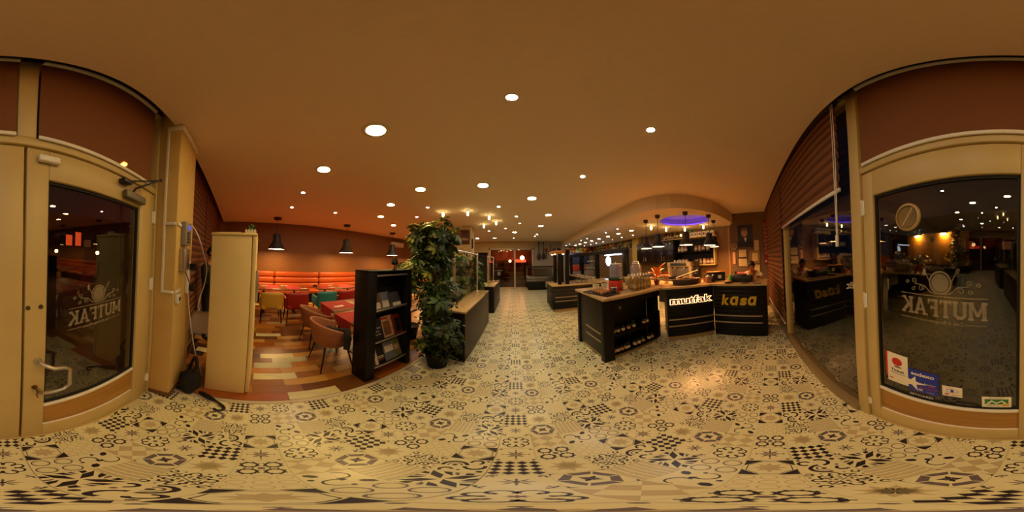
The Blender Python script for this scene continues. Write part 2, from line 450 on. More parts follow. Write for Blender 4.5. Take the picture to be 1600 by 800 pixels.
r = MB(); r.tube([(OC[0] + (OR + .08) * cos(2 * pi * k / 40), OC[1] + (OR + .08) * sin(2 * pi * k / 40), ZB + .04) for k in range(40)], .012, 6, 0, True)
r.build('light_strip', emis('violet_glow', (.16, .05, 1.0), 5.5), bk, label='violet light strip round the recess')

# ---- walls
m_lwall = mat('textured_brown_wallpaper', '#86592f', .55, var=.6, scale=26, bump=.5, bscale=40, spec=.4)
m_bwall = mat('beige_wall', '#b79b6a', .8, var=.08, scale=6)
m_gwall = mat('pale_plaster', '#a3967f', .85, var=.08, scale=5)
m_rwall = mat('ochre_stone_wallpaper', '#8f6c3c', .6, var=.3, scale=30, bump=.2)
w = MB(); w.box(XL - .1, XL, -1.9, YB + .1, 0, 3.4); struct(w.build('wall_left', m_lwall))
w = MB(); w.box(XL - .1, -2.8, YB, YB + .1, 0, 3.1); w.box(-2.8, -1.70, YB, YB + .1, 2.3, 3.1); w.box(-1.70, 1.16, YB, YB + .1, 2.55, 3.1); w.box(1.16, XR + .1, YB, YB + .1, 0, 3.1, 1)
w.box(-1.78, -1.70, YB, YB + .1, 0, 2.3)
struct(w.build('wall_back', [m_bwall, m_gwall]))
w = MB(); w.box(XR, XR + .1, 1.25, YB + .1, 0, 3.1); struct(w.build('wall_right', m_rwall))
w = MB(); w.box(5.05, 5.5, -.3, 1.25, 0, 3.4); struct(w.build('wall_right', mat('brown_panel_wall', '#6a5138', .65, var=.15, scale=5)))
t = MB(); t.box(5.37, 5.4, 1.38, 1.44, 0, ZB); struct(t.build('trim_3', mat('ochre_trim', '#b98a3c', .5)))
t = MB(); t.bev(5.2, 5.4, 5.5, 5.95, 0, ZB, .01); struct(t.build('wall_column', mat('yellow_column_paint', '#d8b23a', .5, var=.06)))
w = MB(); w.bev(-2.25, -1.62, 5.75, 6.3, 0, ZC, .01); struct(w.build('wall_column', m_bwall))
# near-black sheet stands in for the darkness inside the open doorway
d = MB(); d.box(-2.79, -1.79, YB + .3, YB + .34, 0, 2.3); struct(d.build('doorway_dark_sheet', mat('doorway_darkness', '#0e0b09', .6)))

# ================================================================== ENTRANCE
m_frame = m_alu
m_kick = wood('golden_wood_board', '#a3732c', rough=.45, axis='X', scale=10)
m_etch = mat('frosted_vinyl', '#b3a384', .7, var=.05, alpha=.42)
def logo(parent, cx, cz, w, m):
    """plate with cup, spoon, fork and scrolls over the shop's name, put on the outside and read from within in mirror writing"""
    o = []
    def part(name, b): o.append(b.build(name, m, parent))
    def ring(b, x, z, r0, r1, n=28, a0=0, a1=2 * pi):
        vs = []; fs = []
        for k in range(n + 1):
            a = a0 + (a1 - a0) * k / n; vs += [(x + r0 * cos(a), Y, z + r0 * sin(a)), (x + r1 * cos(a), Y, z + r1 * sin(a))]
        for k in range(n): fs.append((2 * k, 2 * k + 1, 2 * k + 3, 2 * k + 2))
        b.add(vs, fs)
    Y = .0052
    b = MB(); R = w * .13; z0 = cz + w * .2
    ring(b, cx, z0, R * .84, R)
    ring(b, cx, z0, 0.001, R * .76)
    part('plate_emblem', b)
    b = MB()
    for sgn in (1, -1):
        x = cx + sgn * R * 1.35; z = z0 + R * .85
        b.tube([(cx + sgn * R * .95, Y, z0 + R * .1), (x - sgn * R * .05, Y, z - R * .1)], .0022, 5)
        if sgn > 0: b.ball((x + .004, Y, z), (R * .16, .001, R * .3), M=Matrix.Rotation(-.5, 3, 'Y').to_4x4() if False else None)
        else:
            for q in (-1, 0, 1): b.tube([(x + q * .006 - .002, Y, z - .006), (x + q * .007 - .012, Y, z + R * .35)], .0014, 4)
        for (dx, dz, rr, a0, a1) in ((1.75, -.6, .30, 200, -250), (2.45, .05, .27, 240, -200), (2.55, -.65, .22, 120, 500), (3.15, -.1, .2, 200, -230)):
            pts = []
            for k in range(15):
                a = radians(a0 + (a1 - a0) * k / 14); r_ = R * rr * (1 - .75 * k / 14)
                pts.append((cx + sgn * (R * dx + r_ * cos(a)), Y, z0 + R * dz + r_ * sin(a)))
            b.tube(pts, .002, 4)
        b.tube([(cx + sgn * R * .3, Y, z0 - R * .98), (cx + sgn * R * .9, Y, z0 - R * .85), (cx + sgn * R * 1.45, Y, z0 - R * .32), (cx + sgn * R * 1.9, Y, z0 - R * .25), (cx + sgn * R * 2.4, Y, z0 - R * .2)], .0024, 4)
    part('scroll_emblem', b)
    b = MB()
    b.box(cx - w * .5, cx + w * .5, Y - .0005, Y + .0005, cz + w * .045, cz + w * .052)
    b.box(cx - w * .5, cx - w * .27, Y - .0005, Y + .0005, cz - w * .265, cz - w * .258); b.box(cx + w * .27, cx + w * .5, Y - .0005, Y + .0005, cz - w * .265, cz - w * .258)
    part('rule_line', b)
    # slab-serif capitals, drawn as bars on a unit cell and mirrored
    def bar(b, p, q, t):
        d = Vector((q[0] - p[0], q[1] - p[1])); n_ = Vector((-d.y, d.x)).normalized() * t / 2
        pts = [(p[0] - n_.x, p[1] - n_.y), (q[0] - n_.x, q[1] - n_.y), (q[0] + n_.x, q[1] + n_.y), (p[0] + n_.x, p[1] + n_.y)]
        b.append(pts)
    G = {}
    def glyph(ch):
        L = []; T = .26; s = .12
        def serif(x, y, wd=.44): bar(L, (x - wd / 2, y), (x + wd / 2, y), s)
        if ch == 'M':
            for x in (.15, 1.05): bar(L, (x, 0), (x, 1), T); serif(x, .06); serif(x, .94)
            bar(L, (.15, .98), (.6, .25), T * .8); bar(L, (1.05, .98), (.6, .25), T * .8); return L, 1.2
        if ch == 'U':
            for x in (.15, .8): bar(L, (x, .2), (x, 1), T); serif(x, .94)
            bar(L, (.1, .25), (.4, .06), T * .8); bar(L, (.85, .25), (.55, .06), T * .8); bar(L, (.3, .1), (.65, .1), .2); return L, .95
        if ch == 'T':
            bar(L, (.42, 0), (.42, 1), T); serif(.42, .06); bar(L, (.0, .93), (.84, .93), .15); bar(L, (.05, .75), (.05, 1), .11); bar(L, (.79, .75), (.79, 1), .11); return L, .84
        if ch == 'F':
            bar(L, (.18, 0), (.18, 1), T); serif(.18, .06); bar(L, (.02, .93), (.8, .93), .15); bar(L, (.76, .72), (.76, 1), .1); bar(L, (.2, .52), (.58, .52), .13); bar(L, (.55, .4), (.55, .64), .08); return L, .8
        if ch == 'A':
            bar(L, (.14, .05), (.5, 1), T * .8); bar(L, (.86, .05), (.5, 1), T * .95); bar(L, (.25, .32), (.75, .32), .13); serif(.12, .06); serif(.88, .06); return L, 1.0
        if ch == 'K':
            bar(L, (.18, 0), (.18, 1), T); serif(.18, .06); serif(.18, .94); bar(L, (.22, .42), (.8, .97), T * .75); bar(L, (.36, .55), (.9, .05), T * .9); serif(.86, .06, .36); serif(.8, .94, .36); return L, 1.0
    gl = [glyph(ch) for ch in 'MUTFAK']; gap = .12; tot = sum(g[1] for g in gl) + gap * 5; H_ = w * .2; sc = w * .98 / tot; x = 0
    for L, adv in gl:
        b = MB()
        for j, pts in enumerate(L):
            q = [(cx - w * .49 + (x + px) * sc, Y + .00008 * j, cz - w * .2 + pz * H_ * 1.05) for px, pz in pts]
            b.add(q, [(0, 1, 2, 3)])
        part('letter', b); x += adv + gap
    lettering('slogan', 'Cafe & Burgerhouse', w * .062, m, parent, face_M((cx, Y, cz - w * .262), (1, 0, 0), (0, 0, 1)), .0003)
    return o
def leaf_door(name, u0, u1, g0, g1):
    b = MB()
    b.bev(u0, g0, -.03, .03, .012, 2.14, .004); b.bev(g1, u1, -.03, .03, .012, 2.14, .004)
    b.bev(g0, g1, -.03, .03, .012, .225, .004); b.bev(g0, g1, -.03, .03, 1.965, 2.14, .004)
    d = struct(eobj(b.build(name, m_frame)))
    k = MB(); k.box(g0, g1, -.015, .012, .225, .53); k.build('kick_panel', m_kick, d, label='golden wood kick panel')
    s = MB(); s.bev(g0, g1, -.02, .026, .53, .56, .006); s.bev(g0, g1, -.02, .022, .222, .236, .004)
    s.build('glazing_bead', m_whiteplastic, d, label='white bead under the glass')
    q = MB(); q.box(g0, g1, -.003, .003, .56, 1.965); q.build('glass', m_bglass, d)
    g = MB()
    for a, c_, z0, z1 in ((g0, g0 + .012, .56, 1.965), (g1 - .012, g1, .56, 1.965)): g.box(a, c_, -.012, .012, z0, z1)
    g.box(g0, g1, -.012, .012, .56, .574); g.box(g0, g1, -.012, .012, 1.95, 1.965)
    g.build('gasket', m_rubber, d, label='black rubber gasket')
    return d
def hinge(d, u, zs):
    for z in zs:
        b = MB(); b.cyl((u, .037, z - .055), (u, .037, z + .055), .012, n=10); b.bev(u - .03, u + .03, .0301, .036, z - .05, z + .05, .003); b.build('hinge', m_whiteplastic, d)
d1 = leaf_door('door_1', -1.124, -.094, -.918, -.2)
hinge(d1, -1.126, (.28, 1.35, 1.93))
b = MB(); b.tube([(-.16, .03, 1.02), (-.175, .07, 1.015), (-.215, .09, .99), (-.27, .092, .98), (-.30, .092, .955), (-.30, .092, .82), (-.27, .092, .79), (-.215, .09, .785), (-.175, .07, .765), (-.16, .03, .755)], .0125, 10)
for z in (1.02, .755): b.cyl((-.16, .0302, z), (-.16, .036, z), .022)
h = b.build('handle', m_steel, d1, label='brushed steel loop handle')
b = MB(); b.cyl((-.147, .0302, .8), (-.147, .04, .8), .016); b.bev(-.15, -.144, .04, .085, .785, .815, .002); b.tube([(-.147, .07, .79), (-.145, .072, .755), (-.15, .073, .73)], .004, 6)
b.build('lock', mat('old_brass', '#8a6a30', .35, 1.0), d1, label='brass lock with its key')
for u in (-.17, -.108):
    b = MB(); b.cyl((u, .0302, 1.35), (u, .036, 1.35), .011); b.build('bolt_cap', mat('dull_bronze', '#5a4a34', .5, .6), d1)
b = MB(); b.bev(-.245, -.14, .0302, .058, 2.055, 2.095, .008, seg=3); b.build('door_sensor', m_whiteplastic, d1, label='small white door contact')
b = MB(); b.bev(-.93, -.70, .0302, .075, 1.985, 2.045, .01, seg=3); b.build('door_closer', mat('closer_grey', '#6f6654', .45, .3), d1, label='grey door closer')
b = MB(); b.tube([(-.78, .06, 2.046), (-.78, .08, 2.07), (-1.0, .15, 2.215)], .008, 6); b.tube([(-1.0, .15, 2.215), (-.88, .12, 2.16), (-.70, .07, 2.10)], .008, 6); b.bev(-.74, -.66, .031, .085, 2.085, 2.115, .003); b.ball((-1.0, .15, 2.215), .014, 0, 8, 6)
b.build('closer_arm', m_blackplastic, d1, label='black folding arm of the door closer')
logo(d1, -.545, 1.28, .42, m_etch)
d2 = leaf_door('door_2', -.082, .888, .034, .80)
hinge(d2, .9, (.28, 1.3, 1.9))
logo(d2, .40, 1.37, .45, m_etch)
# round ventilator set in the glass
b = MB(); b.lathe([(.062, -.012), (.075, -.008), (.075, .008), (.062, .014), (.058, .014), (.058, -.012)], (0, 0, 0), 32, 0, Matrix.Rotation(pi / 2, 4, 'X'), False, False)
v = b.build('vent_ring', mat('yellowed_plastic', '#b39a66', .35, var=.1), d2, label='round yellowed window ventilator'); v.location = (.575, 0, 1.795)
b = MB()
for k in range(-7, 8):
    L = math.sqrt(max(0, .058 ** 2 - (k * .0075) ** 2)); b.box(-L, L, -.004, .004, k * .0075 - .0014, k * .0075 + .0014)
b.box(-.004, .004, -.006, .008, -.058, .058)
b.build('louvre', MATS['yellowed_plastic'], v).rotation_euler = (0, -.6, 0)
# stickers on the glass (their print faces the room)
def sticker(parent, name, u0, u1, z0, z1, m, label, r=.006):
    b = MB(); b.bev(u0, u1, .0032, .0045, z0, z1, .0005); return b.build(name, m, parent, label=label)
def sl(body, size, m, parent, u, z, y=.0049, **k): return lettering('lettering', body, size, m, parent, face_M((u, y, z), (-1, 0, 0), (0, 0, 1)), .0001, **k)
s = sticker(d2, 'sticker', .598, .742, .665, .95, m_paper, 'white meal card sticker with a red dot')
b = MB(); b.bev(.742, .756, .0032, .0044, .72, .95, .0005); b.build('sticker_edge', m_red, s)
b = MB(); b.lathe([(.001, 0), (.036, 0)], (0, 0, 0), 28, 0, Matrix.Rotation(-pi / 2, 4, 'X'), False, False); b.build('red_dot', m_red, s).location = (.672, .0051, .88)
b = MB(); b.ball((.668, .0048, .833), (.03, .0006, .006)); b.build('dot_shadow', m_darkprint, s)
sl('Ticket', .036, m_darkprint, s, .67, .795, offset=.001); sl('Restaurant', .023, m_darkprint, s, .665, .768)
b = MB(); b.bev(.70, .73, .0046, .005, .70, .712, .0002); b.build('red_bar', m_red, s); sl('EDENRED', .014, m_darkprint, s, .635, .69) if False else None
s = sticker(d2, 'sticker', .418, .598, .635, .865, m_bluep, 'blue meal card sticker with a white star')
sl('sodexo', .046, m_paper, s, .51, .825, offset=.0012)
pts = []
for k in range(10):
    a = pi / 2 + k * pi / 5 + .25; R = (.088 if k in (2, 4, 6) else .072) if k % 2 == 0 else .027; pts.append((.57 + R * cos(a), .0050, .73 + R * sin(a)))
b = MB(); b.add(pts + [(.57, .0050, .73)], [(k, (k + 1) % 10, 10) for k in range(10)]); b.build('star', m_paper, s)
sl('Restoran', .018, m_paper, s, .468, .745)
b = MB(); b.box(.425, .54, .0046, .0049, .694, .698); b.box(.44, .48, .0046, .0049, .722, .729); b.build('red_bar', m_red, s)
b = MB(); b.box(.51, .535, .0046, .0049, .655, .68); b.build('chip_mark', mat('pale_blue_print', '#9fa9d6', .5), s)
sl('PASS', .02, mat('pale_blue_print', '#9fa9d6', .5), s, .465, .655)
s = sticker(d2, 'sticker', .298, .40, .668, .775, m_paper, 'small white card sticker with a blue oval')
b = MB(); b.tube([(.349 + .03 * cos(2 * pi * k / 24), .0048, .73 + .017 * sin(2 * pi * k / 24)) for k in range(24)], .0014, 4, 0, True); b.ball((.349, .0048, .73), (.009, .0006, .015)); b.build('oval_mark', m_bluep, s)
sl('SODEXO', .013, m_red, s, .355, .757) if False else sl('TICKET', .013, m_red, s, .36, .758)
b = MB(); b.ball((.375, .0048, .692), (.012, .0006, .008)); b.build('red_mark', m_red, s)
b = MB(); b.box(.30, .36, .0046, .0048, .69, .6925); b.box(.32, .352, .0046, .0048, .68, .683); b.build('fine_print', m_red, s)
s = sticker(d2, 'sticker', .068, .205, .578, .705, m_paper, 'white meal card sticker with a white M on green')
b = MB(); b.box(.082, .192, .0046, .0049, .617, .68); b.build('green_field', m_greenp, s)
b = MB(); zz = [(.186, .624), (.16, .668), (.137, .64), (.112, .668), (.088, .63), (.098, .625), (.114, .651), (.138, .624), (.158, .651), (.172, .624)]
b.add([(u, .0052, z) for u, z in zz], [(0, 1, 8, 9), (1, 2, 7, 8), (2, 3, 6, 7), (3, 4, 5, 6)]); b.build('letter', m_paper, s)
sl('MULTINET', .016, m_darkprint, s, .137, .691); sl('444 87 36', .014, m_darkprint, s, .15, .598)
b = MB(); b.box(.079, .11, .0046, .0051, .59, .627); b.build('yellow_mark', mat('yellow_print', '#d1a73c', .5), s)
s = sticker(d2, 'sticker', .44, .60, .576, .612, mat('navy_print', '#171a33', .5), 'navy strip sticker low on the glass'); sl('SETCARD', .033, m_paper, s, .52, .594, sx=1.0)
s = sticker(d2, 'sticker', .225, .335, .577, .602, m_darkprint, 'dark strip sticker low on the glass'); sl('RESTAURANT', .015, mat('dull_white_print', '#8f8670', .5), s, .28, .59)
# frame posts, head rail, transom lights with roller blinds
b = MB()
b.bev(-1.20, -1.128, -.05, .05, 0, 3.2, .004); b.bev(.892, .99, -.05, .05, 0, 3.2, .004); b.bev(-1.128, .892, -.045, .045, 2.145, 2.20, .004); b.bev(-.13, -.045, -.045, .045, 2.20, 3.2, .004)
b.bev(-1.128, .892, -.045, .045, 3.15, 3.2, .004); b.bev(-1.128, .892, -.05, .04, -.01, .008, .003)
struct(eobj(b.build('trim_4', m_frame)))
b = MB(); b.box(-1.128, -.13, -.02, -.014, 2.20, 3.15); b.box(-.045, .892, -.02, -.014, 2.20, 3.15); struct(eobj(b.build('window_3', m_bglass)))
m_roller = sheer('brown_roller_cloth', '#7d4a20', .16)
def roller(u0, u1, label):
    t = thing('roller_blind', label, 'blind'); eobj(t)
    b = MB(); b.box(u0, u1, .052, .054, 2.215, 3.14); b.build('cloth', m_roller, t)
    b = MB(); b.bev(u0, u1, .047, .06, 2.19, 2.215, .004); b.build('bottom_bar', m_whiteplastic, t)
    b = MB(); b.cyl((u0, .06, 3.15), (u1, .06, 3.15), .022, n=14); b.build('roller_tube', m_whiteplastic, t)
    return t
roller(-1.02, -.135, 'brown roller blind above the glass door that has the steel loop handle'); roller(-.04, .86, 'brown roller blind above the glass door with the stickers')
# windows either side
def window(name, u0, u1, sill, posts):
    b = MB(); b.bev(u0, u1, -.05, .05, 3.12, 3.2, .004)
    for p in posts: b.bev(p - .03, p + .03, -.05, .05, sill, 3.12, .004)
    w = struct(eobj(b.build(name, m_frame)))
    q = MB(); q.bev(u0, u1, -.05, .065, 0, sill - .0005, .004); q.build('window_sill', mat('speckled_brown_stone', '#85714e', .4, var=.5, scale=90), w)
    e = [u0] + list(posts) + [u1]
    for a, c_ in zip(e[:-1], e[1:]):
        if c_ - a < .1: continue
        g = MB(); g.box(a + .028, c_ - .028, -.004, .004, sill, 3.12); g.build('glass', m_bglass, w)
    return w
window('window_2', .99, 5.2, .1, (2.92, 4.6)); window('window_1', -6.75, -1.66, .12, (-3.3, -5.0))
m_z1 = mat('brown_blind_band', '#7c4a20', .8, var=.15, scale=30, stretch=(1, 1, 10)); m_z2 = sheer('sheer_blind_band', '#5a3014', .07)
def zebra(u0, u1, z0, label, z1=3.08):
    t = thing('banded_blind', label, 'blind'); eobj(t)
    n = max(1, round((z1 - z0) / .105)); h_ = (z1 - z0) / n
    for k in range(n):
        b = MB(); za = z0 + k * h_; f = .58
        vs = []
        for q in range(5):
            s_ = q / 4; vs += [(u0, .075 + .014 * sin(pi * s_), za + h_ * f * s_), (u1, .075 + .014 * sin(pi * s_), za + h_ * f * s_)]
        b.add(vs, [(2 * q, 2 * q + 1, 2 * q + 3, 2 * q + 2) for q in range(4)], 0, True)
        b.build('blind_band', m_z1, t)
        b = MB(); b.box(u0 + .004, u1 - .004, .072, .074, za + h_ * f, za + h_); b.build('sheer_band', m_z2, t)
    b = MB(); b.bev(u0, u1, .066, .088, z0 - .03, z0, .005); b.build('bottom_bar', m_whiteplastic, t)
    b = MB(); b.bev(u0, u1, .055, .115, z1, z1 + .07, .01); b.build('head_rail', m_slot, t)
    return t
t = zebra(1.07, 2.90, 2.10, 'raised brown banded blind over the bare window by the sticker door')
b = MB(); b.tube([(1.10, .10, 3.08), (1.10, .102, 2.3), (1.10, .1, 1.72)], .004, 5); b.tube([(1.075, .10, 3.08), (1.075, .102, 2.3), (1.09, .1, 1.72)], .004, 5); b.cyl((1.095, .1, 1.66), (1.095, .1, 1.74), .012)
b.build('pull_cord', m_whiteplastic, t, label='white looped pull cord')
zebra(2.95, 5.0, .32, 'brown banded blind let down beside the cash counter')
zebra(-3.28, -1.68, .55, 'brown banded blind let down behind the white cabinet, next to the pillar'); zebra(-5.0, -3.34, .55, 'brown banded blind let down in the middle of the dining side'); zebra(-6.3, -5.06, .55, 'brown banded blind let down in the far dining corner')
# pillar between door and dining-side window
b = MB(); b.bev(-1.66, -1.152, .0502, .24, 0, 3.3, .006); pil = struct(eobj(b.build('wall_pillar', mat('yellowed_plaster', '#cfae66', .7, var=.12, scale=4, bump=.06))))
b = MB(); b.bev(-1.67, -1.144, .051, .248, 0.0005, .07, .004); struct(eobj(b.build('baseboard_front', mat('brown_skirting', '#6b4426', .5))))
b = MB()
b.bev(-1.1518, -1.135, .12, .142, 1.28, 2.93, .003)
b.bev(-1.1518, -1.135, .142, .235, 1.86, 1.885, .003); b.bev(-1.1518, -1.135, .142, .235, 1.28, 1.305, .003); b.bev(-1.25, -1.16, .2402, .255, 1.86, 1.885, .003); b.bev(-1.30, -1.16, .2402, .255, 1.28, 1.305, .003)
b.bev(-1.63, -1.14, .2402, .266, 2.9, 2.96, .006); b.bev(-1.1518, -1.13, .12, .266, 2.9, 2.96, .005)
b.build('cable_channel', m_whiteplastic, pil, label='white cable channel')
def onpillar(name, label, cat, u, z):
    return thing(name, label, cat, EW(u, .2402, z), EA)
t = onpillar('alarm_panel', 'grey alarm keypad with a small blue screen on the pillar', 'alarm panel', -1.335, 1.70)
b = MB(); b.bev(-.075, .075, 0, .05, 0, .215, .008); b.build('panel_body', mat('panel_grey', '#8f897d', .4), t)
b = MB(); b.box(-.06, .0, .0501, .052, .15, .19); b.build('screen', emis('blue_screen', (.08, .1, .8), 1.2), t, label='blue lit screen')
b = MB()
for i in range(3):
    for k in range(4): b.bev(-.03 + i * .026, -.012 + i * .026, .0501, .056, .02 + k * .028, .04 + k * .028, .002)
b.build('keypad', mat('key_grey', '#3b3a38', .5), t)
b = MB(); b.bev(-.085, -.0755, .002, .05, .01, .22, .003); b.build('side_cover', m_blackplastic, t)
t = onpillar('intercom', 'silver grey box with grilles below the alarm keypad', 'intercom', -1.31, 1.47)
b = MB(); b.bev(-.07, .075, 0, .06, 0, .2, .012, seg=3); b.build('box_body', m_steel, t)
b = MB()
for k in range(7): b.box(-.05, .02, .0601, .064, .03 + k * .018, .038 + k * .018)
b.build('grille', m_blackplastic, t)
t = onpillar('power_strip', 'white upright power strip with black plugs on the pillar', 'power strip', -1.47, 1.22)
b = MB(); b.bev(-.03, .03, 0, .04, 0, .34, .008); b.build('strip_body', m_whiteplastic, t)
for z, w in ((.24, .05), (.03, .035)):
    b = MB(); b.bev(-.035, .025, .0402, .04 + w * 1.6, z, z + .07, .01); b.build('plug', m_blackplastic, t)
t = onpillar('wall_socket', 'small white socket box at the foot of the cable channel', 'socket', -1.2, 1.19)
b = MB(); b.bev(-.035, .035, 0, .035, 0, .08, .006); b.build('socket_box', m_whiteplastic, t)
b = MB(); b.lathe([(.018, .0351), (.02, .038), (.012, .0365)], (0, 0, .04), 14, 0, Matrix.Rotation(-pi / 2, 4, 'X')); b.build('socket_ring', m_blackplastic, t)
def wire(pts, r, m, label):
    b = MB(); b.tube([EW(*p_) for p_ in pts], r, 6); return tag(b.build('cable', m), label, 'cable')
def smooth(pts, n=6):
    P = [Vector(p_) for p_ in pts]; out = []
    for i in range(len(P) - 1):
        a, b_, c_, d_ = P[max(0, i - 1)], P[i], P[i + 1], P[min(len(P) - 1, i + 2)]
        for k in range(n):
            q = k / n; out.append(.5 * ((2 * b_) + (c_ - a) * q + (2 * a - 5 * b_ + 4 * c_ - d_) * q * q + (3 * b_ - a - 3 * c_ + d_) * q ** 3))
    return out + [P[-1]]
wire(smooth([(-1.43, .3, 1.9), (-1.44, .36, 1.8), (-1.50, .42, 1.6), (-1.55, .44, 1.45), (-1.52, .42, 1.3), (-1.46, .40, 1.2), (-1.46, .38, 1.08)]), .006, m_whiteplastic, 'white looped cable hanging from the power strip')
wire(smooth([(-1.49, .26, 1.22), (-1.50, .3, .9), (-1.52, .36, .5), (-1.56, .42, .2), (-1.55, .44, .03)]), .006, m_whiteplastic, 'straight white cable running down the pillar to the floor')
wire(smooth([(-1.25, .3, 1.47), (-1.27, .34, 1.36), (-1.36, .36, 1.27), (-1.44, .30, 1.26)]), .004, m_blackplastic, 'short black cable sagging under the silver box')
# ================================================================== LAMPS
m_warm = emis('warm_diffuser', (1.0, .665, .20), 62 * KW)
m_cool = emis('white_led', (1.0, .93, .80), 230 * KC)
m_lampring = mat('lamp_ring', '#d9cfb8', .4)
def down_proto(name, r, m, label, cat='ceiling light'):
    t = thing(name, label, cat)
    b = MB(); b.lathe([(r * .8, -.003), (r, -.006), (r * 1.18, -.002), (r * 1.2, .004)], n=24, cap0=False, cap1=False); b.build('lamp_ring', m_lampring, t)
    b = MB(); b.lathe([(r * .82, -.003), (.0005, -.0035)], n=24, cap0=False, cap1=False); b.build('diffuser', m, t)
    return t
warm_spots = [(-1.03, .845, 'nearest the entrance, above the white cabinet end of the aisle'), (-2.08, .816, 'second from the aisle above the brown tub chairs'), (-1.6, 2.39, 'above the magazine rack and umbrella tree'),
    (-2.64, 2.71, 'above the dining tables behind the magazine rack'), (-3.61, 3.28, 'farther in over the dining floor'), (-4.13, 4.41, 'deepest over the dining floor near the wall'),
    (-.53, 2.63, 'over the aisle beside the nearest steel rail'), (.35, 3.30, 'over the aisle between the counters'), (.95, 4.52, 'above the buffet counter front'), (.96, 6.02, 'beyond the buffet counter'),
    (-.03, 7.29, 'over the far aisle before the sliding door'), (-1.14, 8.92, 'close to the sliding door frame'), (-2.11, 8.86, 'by the far cream column')]
m_warm_b = emis('aisle_diffuser', (1.0, .78, .42), 40 * KW)
p = down_proto('warm_downlight', .105, m_warm, 'x'); p2_ = down_proto('warm_downlight', .105, m_warm_b, 'x')
for k, (x, y, l) in enumerate(warm_spots):
    o = p if k == 0 else p2_ if k == 6 else dup(p2_ if k > 6 else p)
    o.location = (x, y, ZC); tag(o, 'round warm recessed ceiling light ' + l, 'ceiling light', 'warm ceiling lights')
cool = [(-.01, .856, 'brightest, right above the open tiled floor'), (1.03, .875, 'brilliant, above the floor before the jar counter'), (.99, 2.18, 'small, above the jar counter corner'), (-3.10, .80, 'over the near dining floor'), (-4.17, .79, 'near the first hanging lamp'),
    (-4.14, 2.03, 'near the second hanging lamp'), (-2.03, 3.36, 'just above the umbrella tree top'), (-2.77, 3.96, 'behind the umbrella tree'), (-.39, 3.82, 'first along the aisle past the steel rail'), (.04, 4.71, 'second along the middle of the aisle'),
    (.16, 5.59, 'third along the middle of the aisle'), (-.38, 6.43, 'past the hanging crystals'), (-1.12, 6.87, 'beside the cream column'), (-.08, 9.02, 'just before the sliding door'), (1.03, 8.37, 'over the chilled case, nearer the door'), (1.05, 7.79, 'over the chilled case, nearer the room'), (-3.89, 5.44, 'far over the dining side behind the tree'), (-4.22, 5.6, 'farthest over the dining side')]
p = down_proto('white_spotlight', .04, m_cool, 'x')
for k, (x, y, l) in enumerate(cool):
    o = p if k == 0 else dup(p)
    o.location = (x, y, ZC); tag(o, 'small white ceiling spotlight ' + l, 'spotlight', 'white ceiling spotlights')
m_warm2 = emis('bar_diffuser', (1.0, .80, .58), 18 * KW)
p = down_proto('bar_downlight', .085, m_warm2, 'x'); q = down_proto('bar_spotlight', .035, emis('bar_led', (.8, .82, 1.0), 55 * KC), 'x')
k = 0
for j in range(8):
    o = p if j == 0 else dup(p)
    o.location = (3.78, 4.33 + j * .775, ZB); tag(o, 'round recessed light %s along the middle row of the dropped ceiling' % ORD[j], 'ceiling light', 'recessed lights under the dropped ceiling')
for r_, (x, ys, nm) in enumerate(((3.18, (4.34, 5.08, 6.71, 7.40, 9.10, 9.84), 'aisle-side'), (4.53, (5.1, 5.88, 6.62, 7.54, 8.32, 9.04, 9.95), 'wall-side'))):
    for j, y in enumerate(ys):
        o = q if k == 0 else dup(q); k += 1
        o.location = (x, y, ZB); tag(o, 'small white spot %s along the %s row of the dropped ceiling' % (ORD[j], nm), 'spotlight', 'white spots under the dropped ceiling')
# hanging crystal spots
m_crys = emis('crystal_glow', (1.0, .72, .30), 9 * KW)
def crystal(label):
    t = thing('crystal_spotlight', label, 'spotlight')
    b = MB(); b.lathe([(.05, 0), (.05, -.012), (.03, -.02)], n=14); b.build('mount', m_chrome, t)
    b = MB(); b.lathe([(.02, -.02), (.026, -.03), (.026, -.12), (.018, -.14)], n=12); b.build('glass_rod', m_crys, t)
    return t
p = crystal('x')
cr = [((-1.20, 3.97, ZC), 'glowing glass rod spotlight above the nearest ivy'), ((-.73, 4.50, ZC), 'glowing glass rod spotlight nearest the aisle'), ((-.61, 5.19, ZC), 'glowing glass rod spotlight lowest in view over the aisle'), ((-1.09, 5.56, ZC), 'glowing glass rod spotlight beside the cream column'), ((-1.85, 3.86, ZC), 'glowing glass rod spotlight at the top of the umbrella tree'),
      ((3.69, 3.31, ZB), 'glowing glass rod at the dark cupboard end of the dropped ceiling'), ((4.29, 3.19, ZB), 'second glowing glass rod in front of the bottles shelf'), ((4.72, 2.73, ZB), 'third glowing glass rod behind the middle black lamp'), ((4.74, 2.06, ZB), 'fourth glowing glass rod above the white boxes')]
for k, (l, s_) in enumerate(cr):
    o = p if k == 0 else dup(p)
    o.location = l; tag(o, s_, 'spotlight', 'glass rod spotlights')
